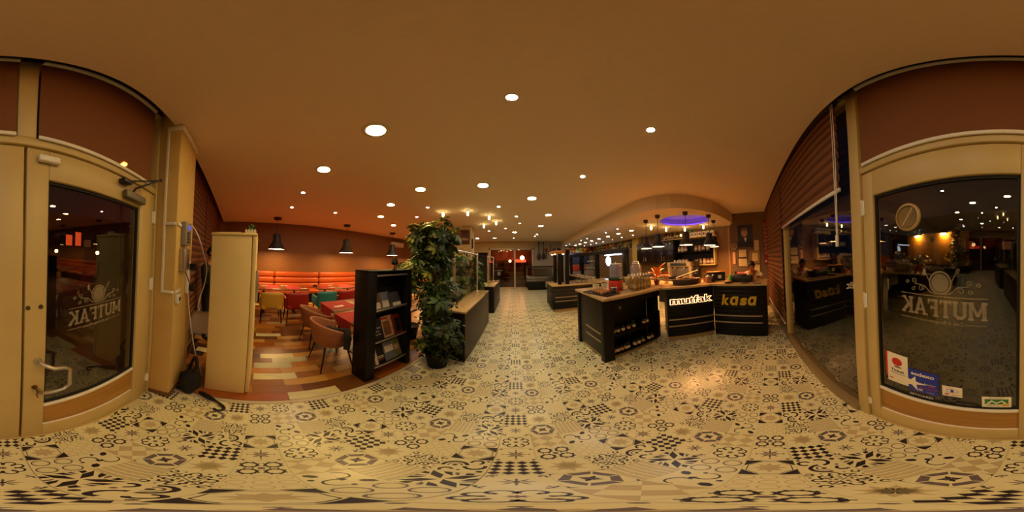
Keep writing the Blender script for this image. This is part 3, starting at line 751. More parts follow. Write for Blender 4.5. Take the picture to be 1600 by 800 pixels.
# black bell pendants
m_pend = mat('pendant_grey', '#2b2723', .5, var=.1); m_pin = emis('pendant_glow', (1.0, .45, .14), 30 * KW); m_pin2 = emis('pendant_glow_dining', (1.0, .55, .2), 22 * KW)
def pendant(label, D, drop, ml, hs, cap=.062):
    """D: rim diameter, drop: ceiling to rim, hs: shade height"""
    R = D / 2; t = thing('pendant_lamp', label, 'lamp')
    b = MB(); b.lathe([(.001, -.0), (cap, -.0), (cap * .88, -.07), (.02, -.085)], n=16, cap0=False); b.build('ceiling_cap', m_pend, t)
    b = MB(); b.cyl((0, 0, -.08), (0, 0, -drop + hs), .006, n=6); b.build('cord', m_blackplastic, t)
    z0 = -drop
    pr = [(R, 0), (R * .97, .03 * hs), (R * .86, .16 * hs), (R * .68, .34 * hs), (R * .53, .47 * hs), (R * .46, .56 * hs), (R * .45, .95 * hs), (R * .38, hs), (.01, hs)]
    pr2 = [(r_ - .004, z) for r_, z in pr[:6]]
    b = MB(); b.lathe([(r_, z0 + z) for r_, z in pr], n=28, cap0=False); b.lathe([(r_, z0 + z) for r_, z in pr2][::-1], n=28, cap0=False, cap1=False); b.build('lamp_shade', m_pend, t)
    b = MB(); b.lathe([(R * .95, z0 + .012), (.01, z0 + .012)], n=28, cap0=False, cap1=False); b.build('glowing_disc', ml, t, label='glowing underside')
    return t
p = pendant('x', .33, ZB - 1.91, m_pin, .30)
bp = [(2.94, 2.43, 'second from the yellow column'), (3.09, 2.96, 'nearest the yellow column'), (3.15, 1.80, 'below the violet ring, middle of five'), (3.69, 1.46, 'fourth from the yellow column'), (4.36, 1.58, 'farthest back, half hidden by its neighbour')]
for k, (x, y, l) in enumerate(bp):
    o = p if k == 0 else dup(p)
    o.location = (x, y, ZB); tag(o, 'black bell lamp over the bar, ' + l, 'lamp', 'black lamps over the bar')
p = pendant('x', .58, ZC - 1.91, m_pin2, .52, .14)
for k, (x, y, l) in enumerate([(-5.45, .56, 'nearest the white cabinet'), (-5.36, 3.15, 'in the middle, over the second table'), (-5.3, 5.6, 'in front of the air conditioner'), (-5.3, 8.1, 'half hidden behind the umbrella tree')]):
    o = p if k == 0 else dup(p)
    o.location = (x, y, ZC); tag(o, 'large dark bell lamp along the banquette wall, ' + l, 'lamp', 'large lamps along the banquette')

# ================================================================== DINING SIDE
m_orange = mat('orange_leatherette', '#b8531a', .38, var=.12, scale=10, spec=.5)
t = thing('banquette', 'long orange channelled banquette along the brown wall', 'bench', (XL + .012, 4.2, 0))
b = MB(); b.box(.0, .62, -5.4, 5.4, 0, .34); b.build('plinth', m_black, t)
for y0 in [-5.4 + i * 1.35 for i in range(8)]: b = MB(); b.bev(.12, .68, y0 + .004, y0 + 1.346, .34, .47, .035); b.build('seat_cushion', m_orange, t)
for k in range(3):
    for y0 in [-5.4 + i * 1.8 for i in range(6)]:
        b = MB(); b.bev(.015, .17 - .015 * k, y0 + .004, y0 + 1.796, .45 + k * .222, .45 + (k + 1) * .222 - .004, .07, seg=4); b.build('back_roll', m_orange, t)
# tables
m_ttop = wood('walnut_table', '#7d4a22', rough=.28, axis='Y', scale=12); m_runner = mat('red_runner', '#a31c0e', .75, var=.1, scale=80, bump=.1)
def table(label, cx, cy, sx, sy, cat='table'):
    t = thing('dining_table', label, cat, (cx, cy, 0), 0, 'dark wooden dining tables')
    b = MB(); b.bev(-sx / 2, sx / 2, -sy / 2, sy / 2, .715, .75, .006); b.build('tabletop', m_ttop, t)
    for s_ in (-1, 1):
        b = MB(); b.cyl((0, s_ * sy * .28, .015), (0, s_ * sy * .28, .715), .032, n=12); b.build('leg', m_blackplastic, t)
        b = MB(); b.bev(-sx * .38, sx * .38, s_ * sy * .28 - .05, s_ * sy * .28 + .05, 0, .02, .006); b.build('foot', m_blackplastic, t)
    return t
def runner(x0, x1, y0, y1, z, label, hang=None):
    b = MB(); b.box(x0, x1, y0, y1, z, z + .004)
    if hang == 'y0': b.box(x0, x1, y0 - .006, y0 - .002, z - .17, z + .004); b.box(x0, x1, y0 - .004, y0, z, z + .004)
    if hang == 'x1': b.box(x1, x1 + .004, y0, y1, z - .12, z + .004)
    return tag(b.build('place_mat', m_runner), label, 'place mat', 'red place mats')
def napkin(x, y, z, a, label):
    b = MB(); b.bev(-.10, .10, -.035, .035, 0, .006, .002)
    t = thing('napkin', label, 'napkin', (x, y, z), a, 'folded white napkins')
    b.build('folded_cloth', m_paper, t)
    b = MB(); b.bev(-.09, .09, -.012, -.004, .0061, .008, .0006); b.bev(-.085, .085, .004, .012, .0061, .008, .0006); b.build('cutlery', m_steel, t)
table('dark table at the banquette behind the yellow and red armchairs', -4.77, .62, .72, 1.62)
table('dark table at the banquette behind the teal armchair', -4.77, 2.48, .72, 1.5)
table('dark table at the banquette deep beyond the magazine rack', -4.77, 4.9, .72, 1.5)
table('dark table by the farther brown tub chair', -2.71, 1.86, .70, 1.30)
table('dark table by the nearer brown tub chair with the jacket', -2.0, 1.82, .66, 1.30)
runner(-5.1, -4.42, .2, .6, .75, 'red place mat behind the yellow armchair'); runner(-5.1, -4.42, .82, 1.25, .75, 'red place mat behind the first red armchair')
runner(-5.1, -4.42, 1.86, 2.3, .75, 'red place mat behind the teal armchair'); runner(-5.1, -4.42, 2.55, 3.0, .75, 'red place mat behind the second red armchair')
runner(-2.98, -2.50, 1.215, 1.75, .75, 'red place mat hanging over the end of the farther tub chair table', 'y0'); runner(-2.26, -1.82, 1.175, 1.65, .75, 'red place mat hanging over the end of the nearer tub chair table', 'y0')
for x, y, a, l in ((-4.98, .18, .3, 'above the yellow armchair at the wall side'), (-4.5, .5, .2, 'at the inner edge behind the yellow armchair'), (-5.0, .8, -.2, 'between the first two place mats at the banquette'), (-4.55, 1.32, .3, 'on the table corner behind the first red armchair'),
                   (-4.55, 2.2, .2, 'behind the teal armchair'), (-5.0, 2.35, .3, 'at the wall side of the second banquette table'), (-2.62, 1.42, .15, 'on the red mat of the farther tub chair table'), (-1.95, 1.42, .2, 'on the red mat of the nearer tub chair table'), (-2.75, 2.2, .1, 'at the far end of the farther tub chair table')):
    napkin(x, y, .7545 if True else 0, pi / 2 + a, 'folded white napkin ' + l)
def caddy(x, y, l):
    t = thing('condiment_holder', l, 'condiment holder', (x, y, .75), 0, 'black condiment holders')
    b = MB(); b.bev(-.05, .05, -.05, .05, 0, .05, .006); b.build('holder_box', m_blackplastic, t)
    for s_ in (-1, 1):
        b = MB(); b.lathe([(.016, .05), (.016, .08), (.01, .09)], (s_ * .022, 0, 0), 10); b.build('shaker', m_steel, t)
caddy(-4.95, -.03, 'black condiment holder at the cabinet end of the banquette table'); caddy(-4.9, 1.78, 'black condiment holder on the corner of the second banquette table')
# square upholstered armchairs at the banquette, backs to the room
def armchair(label, x, y, rz, m):
    t = thing('upholstered_armchair', label, 'armchair', (x, y, 0), rz, 'armchairs along the banquette')
    b = MB(); b.bev(-.24, .24, -.24, .24, .36, .47, .03, seg=3); b.build('seat', m, t)
    # back: slightly curved slab standing at -y
    bm = bmesh.new(); nu, nv = 10, 6; V = []
    for side in (0, 1):
        for j in range(nv + 1):
            for i in range(nu + 1):
                u = -1 + 2 * i / nu; v_ = j / nv
                V.append(bm.verts.new((u * (.255 + .02 * v_), -.25 - .035 * v_ + .05 * u * u + (.055 if side else 0), .38 + .42 * v_ - (.03 * abs(u) ** 6 if j == nv else 0))))
    n1 = nu + 1; o2 = (nu + 1) * (nv + 1)
    for j in range(nv):
        for i in range(nu):
            a = j * n1 + i; bm.faces.new((V[a], V[a + 1], V[a + n1 + 1], V[a + n1])); bm.faces.new((V[o2 + a + n1], V[o2 + a + n1 + 1], V[o2 + a + 1], V[o2 + a]))
    rim = [j * n1 for j in range(nv)] + [nv * n1 + i for i in range(nu)] + [j * n1 + nu for j in range(nv, 0, -1)] + [i for i in range(nu, 0, -1)]
    for k in range(len(rim)):
        a, c_ = rim[k], rim[(k + 1) % len(rim)]; bm.faces.new((V[a], V[o2 + a], V[o2 + c_], V[c_]))
    bmesh.ops.recalc_face_normals(bm, faces=bm.faces)
    b = MB(); b.frombm(bm, 0, None, True); b.build('backrest', m, t)
    for s_ in (-1, 1):
        b = MB(); b.bev(s_ * .265 - .03, s_ * .265 + .03, -.2, .2, .40, .66, .028, seg=3); b.build('armrest', m, t)
    for sx in (-1, 1):
        for sy in (-1, 1):
            b = MB(); b.cyl((sx * .22, sy * .2, .36), (sx * .245, sy * .235, 0), .02, .014, 8); b.build('leg', m_blackplastic, t)
    return t
m_yel = mat('mustard_leather', '#c99a35', .5, var=.08); m_rd = mat('red_leather', '#9c1a12', .5, var=.08); m_teal = mat('teal_leather', '#2f7d80', .5, var=.08)
armchair('mustard yellow armchair at the banquette table', -4.02, .33, pi / 2, m_yel); armchair('red armchair at the banquette table beside the yellow one', -4.0, .94, pi / 2, m_rd)
armchair('teal armchair at the second banquette table', -4.05, 1.74, pi / 2, m_teal); armchair('red armchair beside the teal one, cut off by the magazine rack', -4.05, 2.36, pi / 2, m_rd)
armchair('mustard yellow armchair far behind the magazine rack', -4.05, 4.6, pi / 2, m_yel); armchair('teal armchair far behind the magazine rack', -4.05, 5.2, pi / 2, m_teal)
# tub chairs
m_tub = mat('dusky_pink_upholstery', '#9a6248', .7, var=.08, scale=40, bump=.06)
def tub(label, x, y, rz):
    t = thing('tub_chair', label, 'chair', (x, y, 0), rz, 'dusky brown tub chairs')
    bm = bmesh.new(); N = 26; rings = []
    prof = [(.0, .40), (.17, .40), (.24, .44), (.275, .55), (.30, None)]
    def top(a):      # a = 0 at the back
        return .80 - .17 * (1 - cos(a)) / 2 * 1.25
    rows = []
    for i in range(N + 1):
        a = -2.35 + 4.7 * i / N
        zt = top(a); row = []
        for (r_, z) in [(.20, .41), (.255, .45), (.285, .55), (.305, (zt + .55) / 2), (.325, zt - .015), (.318, zt), (.296, zt), (.288, zt - .015), (.268, (zt + .55) / 2), (.25, .55), (.215, .475)]:
            row.append(bm.verts.new((r_ * sin(a) * .95, -r_ * cos(a) * .92, z)))
        rows.append(row)
    for i in range(N):
        for k in range(10): bm.faces.new((rows[i][k], rows[i][k + 1], rows[i + 1][k + 1], rows[i + 1][k]))
        bm.faces.new((rows[i][10], rows[i][0], rows[i + 1][0], rows[i + 1][10]))
    bm.faces.new(rows[0]); bm.faces.new(rows[-1][::-1])
    bmesh.ops.recalc_face_normals(bm, faces=bm.faces)
    b = MB(); b.frombm(bm, 0, None, True); b.build('shell', m_tub, t)
    b = MB(); b.lathe([(.19, .40), (.235, .42), (.24, .46), (.2, .485), (.01, .49)], (0, .02, 0), 24); b.build('seat', m_tub, t)
    for sx in (-1, 1):
        for sy in (-1, 1):
            b = MB(); b.cyl((sx * .16, sy * .15, .41), (sx * .23, sy * .22, 0), .014, .009, 8); b.build('leg', m_blackplastic, t)
    return t
tub('brown tub chair nearest the magazine rack with a dark jacket on its seat', -2.0, .98, 0.0); tub('brown tub chair farther from the magazine rack, empty', -2.68, 1.02, .1)
# dark jacket thrown over the near chair
bm = bmesh.new(); bmesh.ops.create_icosphere(bm, subdivisions=3, radius=1)
rr = random.Random(3)
for v in bm.verts:
    c = v.co; f = 1 + .25 * sin(7 * c.x + 3 * c.y) * cos(6 * c.z + 2) + rr.uniform(-.06, .06)
    v.co = Vector((c.x * .17 * f, c.y * .13 * f, max(-.02, c.z * .11 * f) + .035))
j = thing('jacket', 'crumpled black jacket lying on the nearer brown tub chair', 'jacket', (-1.97, 1.0, .49))
b = MB(); b.frombm(bm, 0, None, True); b.build('jacket_body', m_blackcloth, j)
b = MB(); b.tube([(.1, .02, .06), (.2, .02, .18), (.27, .05, .21), (.33, .03, .12), (.35, .0, -.02)], [.05, .055, .05, .045, .04], 10); b.build('sleeve', m_blackcloth, j)
# white cabinet
t = thing('tall_cabinet', 'tall plain cream white cabinet standing at the edge of the wooden floor', 'cabinet', (-1.455, -.235, 0))
b = MB(); b.bev(-.56, 0, -.21, .165, .0, 1.81, .008); b.build('cabinet_body', m_white, t)
b = MB(); b.bev(-.565, .004, .168, .208, .03, 1.81, .012, seg=3); b.build('door', m_white, t)
b = MB(); b.bev(-.575, .01, -.215, .212, 1.8102, 1.835, .008); b.build('top_panel', m_white, t)
b = MB(); b.bev(-.05, -.03, .208, .235, 1.2, 1.5, .006); b.build('handle', m_steel, t)
t = thing('tray', 'thin pale tray lying on top of the white cabinet', 'tray', (-1.68, -.3, 1.835)); b = MB(); b.bev(-.16, .16, -.12, .12, 0, .016, .005); b.build('tray_board', mat('pale_wood_board', '#c9ac78', .5), t)
t = thing('picket_planter', 'little white picket planter with a small green plant on the white cabinet', 'planter', (-1.72, -.1, 1.8352))
for k in range(4):
    b = MB(); b.prism([(-.012, 0), (.012, 0), (.012, .06), (0, .075), (-.012, .06)], -.004, .004, 0, Matrix.Translation((.055, -.045 + k * .03, 0)) @ Matrix.Rotation(pi / 2, 4, 'Z') @ Matrix.Rotation(pi / 2, 4, 'X')); b.build('picket', m_whiteplastic, t)
b = MB(); b.box(-.05, .05, -.055, .055, 0, .05); b.build('planter_box', m_whiteplastic, t)
b = MB()
for k in range(14):
    a = rr.uniform(0, 6.3); r_ = rr.uniform(.0, .03); b.ball((r_ * cos(a), r_ * sin(a), rr.uniform(.06, .12)), (.012, .012, .022), 0, 6, 4)
b.build('foliage', mat('succulent_green', '#3f5f25', .6), t, kind='stuff')
# white shell chairs and the standing visitor behind the cabinet
def shell_chair(label, x, y, rz):
    t = thing('shell_chair', label, 'chair', (x, y, 0), rz, 'white shell chairs')
    bm = bmesh.new(); g = {}; nu, nv = 8, 12
    for j in range(nv + 1):
        s_ = j / nv
        for i in range(nu + 1):
            u = -1 + 2 * i / nu
            if s_ < .5: y_, z_ = .2 - .4 * (s_ / .5), .45 - .02 * sin(pi * s_ * 2)
            else: y_, z_ = -.2 - .1 * ((s_ - .5) / .5), .45 + .40 * ((s_ - .5) / .5) ** 1.1
            w_ = .22 * (1 - .25 * max(0, s_ - .8) / .2)
            g[i, j] = bm.verts.new((u * w_, y_ + .05 * u * u * (1 if s_ > .5 else 0), z_ + .04 * u * u * (1 if s_ <= .5 else 0)))
    for j in range(nv):
        for i in range(nu): bm.faces.new((g[i, j], g[i + 1, j], g[i + 1, j + 1], g[i, j + 1]))
    bmesh.ops.solidify(bm, geom=bm.faces[:], thickness=.012)
    b = MB(); b.frombm(bm, 0, None, True); b.build('shell', m_whiteplastic, t)
    for sx in (-1, 1):
        for sy in (-1, 1):
            b = MB(); b.cyl((sx * .12, sy * .12, .43), (sx * .22, sy * .22, 0), .014, .01, 8); b.build('leg', m_ttop, t)
shell_chair('white shell chair peeping out behind the white cabinet, nearer one', -2.3, -.78, 2.0); shell_chair('white shell chair peeping out behind the white cabinet, farther one', -3.2, -1.0, 2.2)
# ================================================================== MAGAZINE RACK AND PLANTS
t = thing('magazine_rack', 'black upright magazine rack standing on the edge of the wooden floor', 'rack', (-1.375, 1.48, 0))
b = MB(); b.bev(-.26, 0, -.385, -.285, 0, 1.5, .004); b.bev(-.26, 0, .30, .385, 0, 1.5, .004); b.build('side_panel', m_black, t, kind=None) if False else None
for y0, y1 in ((-.385, -.255), (.30, .385)):
    b = MB(); b.bev(-.26, 0, y0, y1, 0, 1.5, .004); b.build('side_panel', m_black, t)
b = MB(); b.bev(-.26, -.245, -.255, .30, 0, 1.49, .002); b.build('back_panel', m_black, t)
b = MB(); b.bev(-.262, .002, -.387, .387, 1.5, 1.515, .004); b.build('top_panel', m_black, t)
for k, z in enumerate((1.015, .585, .175)):
    b = MB(); b.bev(-.24, -.02, -.255, .30, z - .02, z, .003); b.build('shelf', m_black, t)
    b = MB(); b.box(-.10, -.09, -.255, .30, z, z + .28, 0, Matrix.Translation((-.12, 0, z)) @ Matrix.Rotation(-.35, 4, 'Y') @ Matrix.Translation((.095, 0, -z))); b.build('backing_board', m_black, t)
for z in (1.455, 1.03, .595, .19):
    b = MB(); b.cyl((-.018, -.255, z), (-.018, .30, z), .013, n=10); b.build('rail', m_steel, t, label='brushed steel retaining rail')
def magazine(shelf_z, y, w, h, m, label, parts, tilt=.33, d=0):
    """leans back against the sloping board; x out of the rack"""
    T = thing('magazine', label, 'magazine', (-1.375 - .065 - d, 1.48 + y, shelf_z + .002), 0, 'magazines in the black rack')
    M = Matrix.Rotation(-tilt, 4, 'Y')
    b = MB(); b.box(-.006, 0, -w / 2, w / 2, 0, h, 0, M); b.build('cover', m, T)
    for nm, mm, y0, y1, z0, z1 in parts:
        b = MB(); b.box(0.0002, .0012, y0 * w, y1 * w, z0 * h, z1 * h, 0, M); b.build(nm, mm, T)
    return T, M
m_mg = {k: mat('cover_' + k, c, .35, var=.5, scale=12) for k, c in (('slate', '#4a4b50'), ('sand', '#c9a672'), ('rust', '#b04a26'), ('ivory', '#efe2c4'), ('olive', '#7c7a48'), ('night', '#1b1b20'), ('wine', '#7a2626'), ('bluegrey', '#75828c'), ('brown', '#7d5633'))}
magazine(1.015, -.17, .16, .22, m_mg['brown'], 'brown magazine with pale cups on its cover, nearest end of the top shelf', [('picture', m_mg['ivory'], -.4, .3, .08, .45)])
magazine(1.015, -.03, .17, .22, m_mg['bluegrey'], 'grey blue magazine with a white jug on its cover, top shelf', [('picture', m_mg['ivory'], -.3, .35, .1, .5)], d=.004)
magazine(1.015, .14, .22, .2, m_mg['slate'], 'dark magazine with a pale strip, far end of the top shelf', [('picture', m_mg['ivory'], -.2, .5, .05, .28)], d=.002)
T, M = magazine(.585, -.15, .2, .30, m_mg['night'], 'black magazine with white handwriting, nearest end of the middle shelf', [])
for k, s_ in enumerate(('good food', 'makes', 'good life')): lettering('lettering', s_, .034, m_paper, T, M @ face_M((.0005, 0, .17 - .045 * k), (0, 1, 0), (0, 0, 1)), .0002)
magazine(.585, .05, .22, .30, m_mg['sand'], 'sand coloured magazine with a red masthead, middle of the middle shelf', [('masthead', m_red, -.45, .1, .86, .95), ('picture', m_mg['brown'], -.35, .2, .1, .75)], d=.006)
magazine(.585, .22, .17, .29, m_mg['wine'], 'wine red magazine with a dark figure, far end of the middle shelf', [('picture', m_mg['night'], -.2, .4, .1, .8)], d=.002)
magazine(.175, -.2, .14, .26, m_mg['ivory'], 'white magazine with a red corner, nearest end of the bottom shelf', [('picture', m_mg['rust'], -.5, .2, .0, .3)])
magazine(.175, -.07, .16, .28, m_mg['night'], 'black magazine with white and red lines, bottom shelf', [('text_line', m_paper, -.4, .3, .38, .42), ('text_line', m_red, -.4, .2, .2, .23), ('text_line', m_paper, -.4, .3, .3, .33)], d=.004)
magazine(.175, .09, .19, .29, m_mg['bluegrey'], 'grey magazine with a pale landscape, bottom shelf', [('picture', m_mg['ivory'], -.4, .4, .45, .8)], d=.002)
magazine(.175, .23, .15, .29, m_mg['olive'], 'olive green magazine, far end of the bottom shelf', [('picture', m_mg['sand'], -.3, .3, .4, .7)], d=.006)

# foliage
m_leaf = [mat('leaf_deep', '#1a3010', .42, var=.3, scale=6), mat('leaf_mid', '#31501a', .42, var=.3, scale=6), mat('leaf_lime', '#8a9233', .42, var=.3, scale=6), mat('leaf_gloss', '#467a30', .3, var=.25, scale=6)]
m_bark = mat('plant_stem', '#4a3a22', .8, var=.3)
def palm_leaf(L, n, droop, seed):
    b = MB(); r = random.Random(seed)
    for k in range(n):
        a = 2 * pi * k / n + r.uniform(-.2, .2); ln = L * r.uniform(.8, 1.1); w = ln * .2; dx, dy = cos(a), sin(a); px, py = -dy, dx
        z = lambda t: -droop * L * t * t + .02 * L
        pts = [(dx * ln * t + px * w * q, dy * ln * t + py * w * q, z(t) - (.06 * L * abs(q))) for t, q in ((.08, 0), (.45, -1), (.45, 0), (.45, 1), (.75, -.75), (.75, 0), (.75, .75), (1, 0))]
        b.add(pts, [(0, 1, 2), (0, 2, 3), (1, 4, 5, 2), (2, 5, 6, 3), (4, 7, 5), (5, 7, 6)], 0, True)
    return b
def blade_leaf(L, W_, seed):
    b = MB(); v = []
    for t, q in ((0, .15), (.25, .85), (.5, 1), (.78, .65), (1, .02)):
        z = -.35 * L * t * t
        v += [(t * L, -q * W_ / 2, z + .12 * W_ * q), (t * L, 0, z), (t * L, q * W_ / 2, z + .12 * W_ * q)]
    b.add(v, [f for k in range(4) for f in ((3 * k, 3 * k + 3, 3 * k + 4, 3 * k + 1), (3 * k + 1, 3 * k + 4, 3 * k + 5, 3 * k + 2))], 0, True)
    return b
PALM = {(i, s_): palm_leaf(.12, 7, .28, s_).mesh('leaf', m_leaf[i]) for i in range(4) for s_ in range(2)}
BLADE = {(i, s_): blade_leaf(.17 + .05 * s_, .10 + .02 * s_, s_).mesh('leaf', m_leaf[i]) for i in range(4) for s_ in range(2)}
def crown(root, blobs, n, kinds, seed, lib, avoid=()):
    def free(p_, m=0.0):       # leaves grow round what stands beside the plant
        q = root.location + Vector(p_)
        return not any(a - m < q.x < b_ + m and c_ - m < q.y < d_ + m and q.z < e + m for a, b_, c_, d_, e in avoid)
    # the inner, smaller foliage is one uncounted mass; the outer leaves are leaves
    rf = random.Random(seed + 100); fm = MB()
    for bc, bw, R in blobs:
        for _ in range(int(85 * (R[0] + R[1] + R[2]) / .75)):
            d = Vector((rf.gauss(0, 1), rf.gauss(0, 1), rf.gauss(0, 1))).normalized() * rf.uniform(.2, 1.15)
            Mx = Matrix.Translation((bc[0] + d.x * R[0], bc[1] + d.y * R[1], bc[2] + d.z * R[2])) @ Euler((rf.gauss(0, .7), rf.gauss(0, .7), rf.uniform(0, 6.3))).to_matrix().to_4x4()
            if not free(Mx.translation, .05): continue
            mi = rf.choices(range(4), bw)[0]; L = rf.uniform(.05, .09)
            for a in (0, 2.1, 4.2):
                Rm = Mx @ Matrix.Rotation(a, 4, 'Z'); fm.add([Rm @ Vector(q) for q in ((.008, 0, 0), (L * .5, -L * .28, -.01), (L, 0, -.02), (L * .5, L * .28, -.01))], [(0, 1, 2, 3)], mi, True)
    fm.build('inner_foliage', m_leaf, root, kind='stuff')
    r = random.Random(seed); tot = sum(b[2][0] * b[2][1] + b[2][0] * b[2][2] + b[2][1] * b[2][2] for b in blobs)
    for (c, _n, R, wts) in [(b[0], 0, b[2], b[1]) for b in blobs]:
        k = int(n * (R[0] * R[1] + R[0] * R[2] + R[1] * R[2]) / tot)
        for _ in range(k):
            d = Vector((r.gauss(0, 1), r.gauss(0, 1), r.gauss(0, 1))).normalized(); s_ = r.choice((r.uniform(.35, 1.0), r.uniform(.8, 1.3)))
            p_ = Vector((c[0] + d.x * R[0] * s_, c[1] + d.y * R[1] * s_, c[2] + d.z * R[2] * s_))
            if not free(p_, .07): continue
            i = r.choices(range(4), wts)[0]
            o = bpy.data.objects.new('leaf', lib[i, r.randrange(2)]); COL.objects.link(o); o.parent = root; o.location = p_
            nrm = (d * .7 + Vector((r.gauss(0, .35), r.gauss(0, .35), .6))).normalized()
            q = nrm.to_track_quat('Z', 'Y') @ Euler((0, 0, r.uniform(0, 6.3))).to_quaternion(); o.rotation_mode = 'QUATERNION'; o.rotation_quaternion = q
            f = r.uniform(.65, 1.3); o.scale = (f, f, f)
def pot(root, r0, r1, h, m, name='pot'):
    b = MB(); b.lathe([(r0, 0), (r1, h - .03), (r1 * 1.06, h - .03), (r1 * 1.06, h), (r1 * .95, h), (r1 * .92, h - .04), (.01, h - .04)], n=24, cap1=False); b.build(name, m, root)
m_potdark = mat('dark_pot', '#0c0a08', .6, spec=.2)
t = thing('umbrella_tree', 'tall bushy umbrella tree in a dark pot between the magazine rack and the granite counter', 'plant', (-1.02, 2.0, 0))
pot(t, .13, .17, .28, m_potdark)
b = MB()
b.tube([(0, 0, .22), (-.02, .02, .8), (-.05, 0, 1.3), (-.02, 0, 1.9), (.02, .02, 2.1)], [.02, .02, .018, .014, .008], 8); b.tube([(.03, .02, .22), (.05, 0, .8), (-.1, .02, 1.5), (-.3, .05, 1.8), (-.4, .08, 2.05)], [.018, .016, .014, .011, .007], 8)
b.build('stem', m_bark, t)
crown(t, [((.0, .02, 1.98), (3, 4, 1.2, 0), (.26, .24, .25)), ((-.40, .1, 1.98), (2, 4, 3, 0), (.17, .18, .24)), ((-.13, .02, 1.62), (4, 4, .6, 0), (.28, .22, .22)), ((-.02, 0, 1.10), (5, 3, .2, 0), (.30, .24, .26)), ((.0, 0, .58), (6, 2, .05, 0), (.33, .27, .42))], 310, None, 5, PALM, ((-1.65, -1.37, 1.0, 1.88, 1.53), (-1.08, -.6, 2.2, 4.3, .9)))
t = thing('variegated_plant', 'yellow green variegated umbrella plant showing above the magazine rack', 'plant', (-1.95, 2.62, 0))
pot(t, .13, .17, .3, m_potdark)
b = MB(); b.tube([(0, 0, .25), (.02, .0, .9), (0, .02, 1.5)], [.018, .015, .008], 8); b.tube([(0, .03, .25), (-.05, .05, 1.0), (.1, .05, 1.45)], [.014, .012, .006], 8); b.build('stem', m_bark, t)
crown(t, [((0, .02, 1.5), (.3, 2, 5, 0), (.24, .24, .16)), ((.02, .0, 1.25), (2, 3, 2, 0), (.2, .2, .2))], 90, None, 8, PALM)
t = thing('dark_ornament', 'small dark ornament on top of the magazine rack', 'lamp', (-1.48, 1.62, 1.515))  # stand-in for an unidentified small dark item, not a light
b = MB(); b.lathe([(.03, 0), (.034, .008), (.008, .014), (.006, .06)], n=12); b.build('base', m_darkprint, t)
b = MB(); b.lathe([(.006, .06), (.045, .07), (.05, .11), (.03, .13), (.04, .15), (.004, .16)], n=12); b.build('body', m_darkprint, t)
# low trough with climbing foliage behind the first steel rail
t = thing('ivy_planter', 'long dark trough of glossy climbing foliage behind the first granite counter', 'planter', (-1.42, 3.45, 0))
b = MB(); b.bev(-.17, .17, -.95, .95, 0, .5, .01); b.build('trough', m_black, t)
b = MB()
for k in range(9): b.tube([(0, -.85 + k * .21, .45), (.04 * sin(k), -.85 + k * .21, 1.0), (.06 * cos(2 * k), -.8 + k * .2, 1.6)], [.01, .009, .005], 6)
b.build('stem', m_bark, t)
crown(t, [((.04, -.55, 1.0), (0, 4, 3, 5), (.22, .45, .42)), ((.04, .35, 1.0), (0, 4, 3, 5), (.22, .5, .42)), ((.0, -.3, 1.55), (1, 4, 1.5, 4), (.2, .55, .34)), ((.0, .5, 1.65), (3, 3, .6, 3), (.2, .45, .38))], 315, None, 12, BLADE, ((-1.07, -.6, 2.2, 4.3, 1.9),))
t = thing('rubber_plant', 'dark leafy plant between the second granite counter and the column', 'plant', (-1.30, 5.05, 0))
pot(t, .15, .19, .34, m_potdark); b = MB(); b.tube([(0, 0, .28), (.02, 0, 1.0), (0, 0, 1.7)], [.02, .016, .008], 8); b.build('stem', m_bark, t)
crown(t, [((0, 0, 1.55), (4, 3, .2, 2), (.28, .3, .35)), ((0, 0, 1.0), (2, 4, .3, 3), (.28, .3, .4))], 120, None, 21, BLADE)

# ================================================================== GRANITE COUNTERS ALONG THE AISLE
def aisle_counter(label, x0, x1, y0, y1, h, rails, rl):
    t = thing('aisle_counter', label, 'counter', ((x0 + x1) / 2, (y0 + y1) / 2, 0), 0, 'granite topped counters along the aisle')
    hx, hy = (x1 - x0) / 2, (y1 - y0) / 2
    b = MB(); b.bev(-hx + .002, hx - .022, -hy + .002, hy - .002, 0, h - .03, .004); b.build('counter_body', m_black, t)
    b = MB(); b.bev(hx - .0215, hx - .002, -hy + .004, hy - .004, .012, h - .03, .003); b.build('front_panel', m_brown, t, label='taupe panel facing the aisle')
    b = MB(); b.bev(-hx, hx, -hy, hy, h - .0295, h, .004); b.build('countertop', m_granite, t, label='speckled tan granite top')
    R = thing('steel_rail', rl, 'rail', (rails[0], 0, h), 0, 'steel rails on the granite counters'); x, y0_, y1_, z1 = rails
    L = z1 - h; R.location = (x, (y0_ + y1_) / 2, h); q = (y1_ - y0_) / 2
    for s_ in (-1, 1):
        b = MB(); b.cyl((0, s_ * q, .008), (0, s_ * q, L - .03), .021, n=12); b.lathe([(.045, 0), (.045, .006), (.024, .012)], (0, s_ * q, 0), 14); b.build('post', m_chrome, R)
        b = MB(); b.ball((0, s_ * q, L), .03, 0, 12, 8); b.build('elbow', m_chrome, R)
    b = MB(); b.cyl((0, -q, L), (0, q, L), .021, n=12); b.build('top_bar', m_chrome, R)
    b = MB(); b.box(-.004, .004, -q + .05, q - .05, .12, L - .16); b.build('glass_panel', m_bglass, R, label='clear glass guard')
aisle_counter('granite topped counter nearest the entrance, beside the umbrella tree', -1.06, -.70, 2.22, 4.23, .89, (-.985, 2.5, 4.12, 1.83), 'steel guard rail on the nearest granite counter')
aisle_counter('granite topped counter farther down the aisle', -.98, -.655, 5.03, 6.82, .89, (-.90, 5.25, 6.6, 1.83), 'steel guard rail on the farther granite counter')
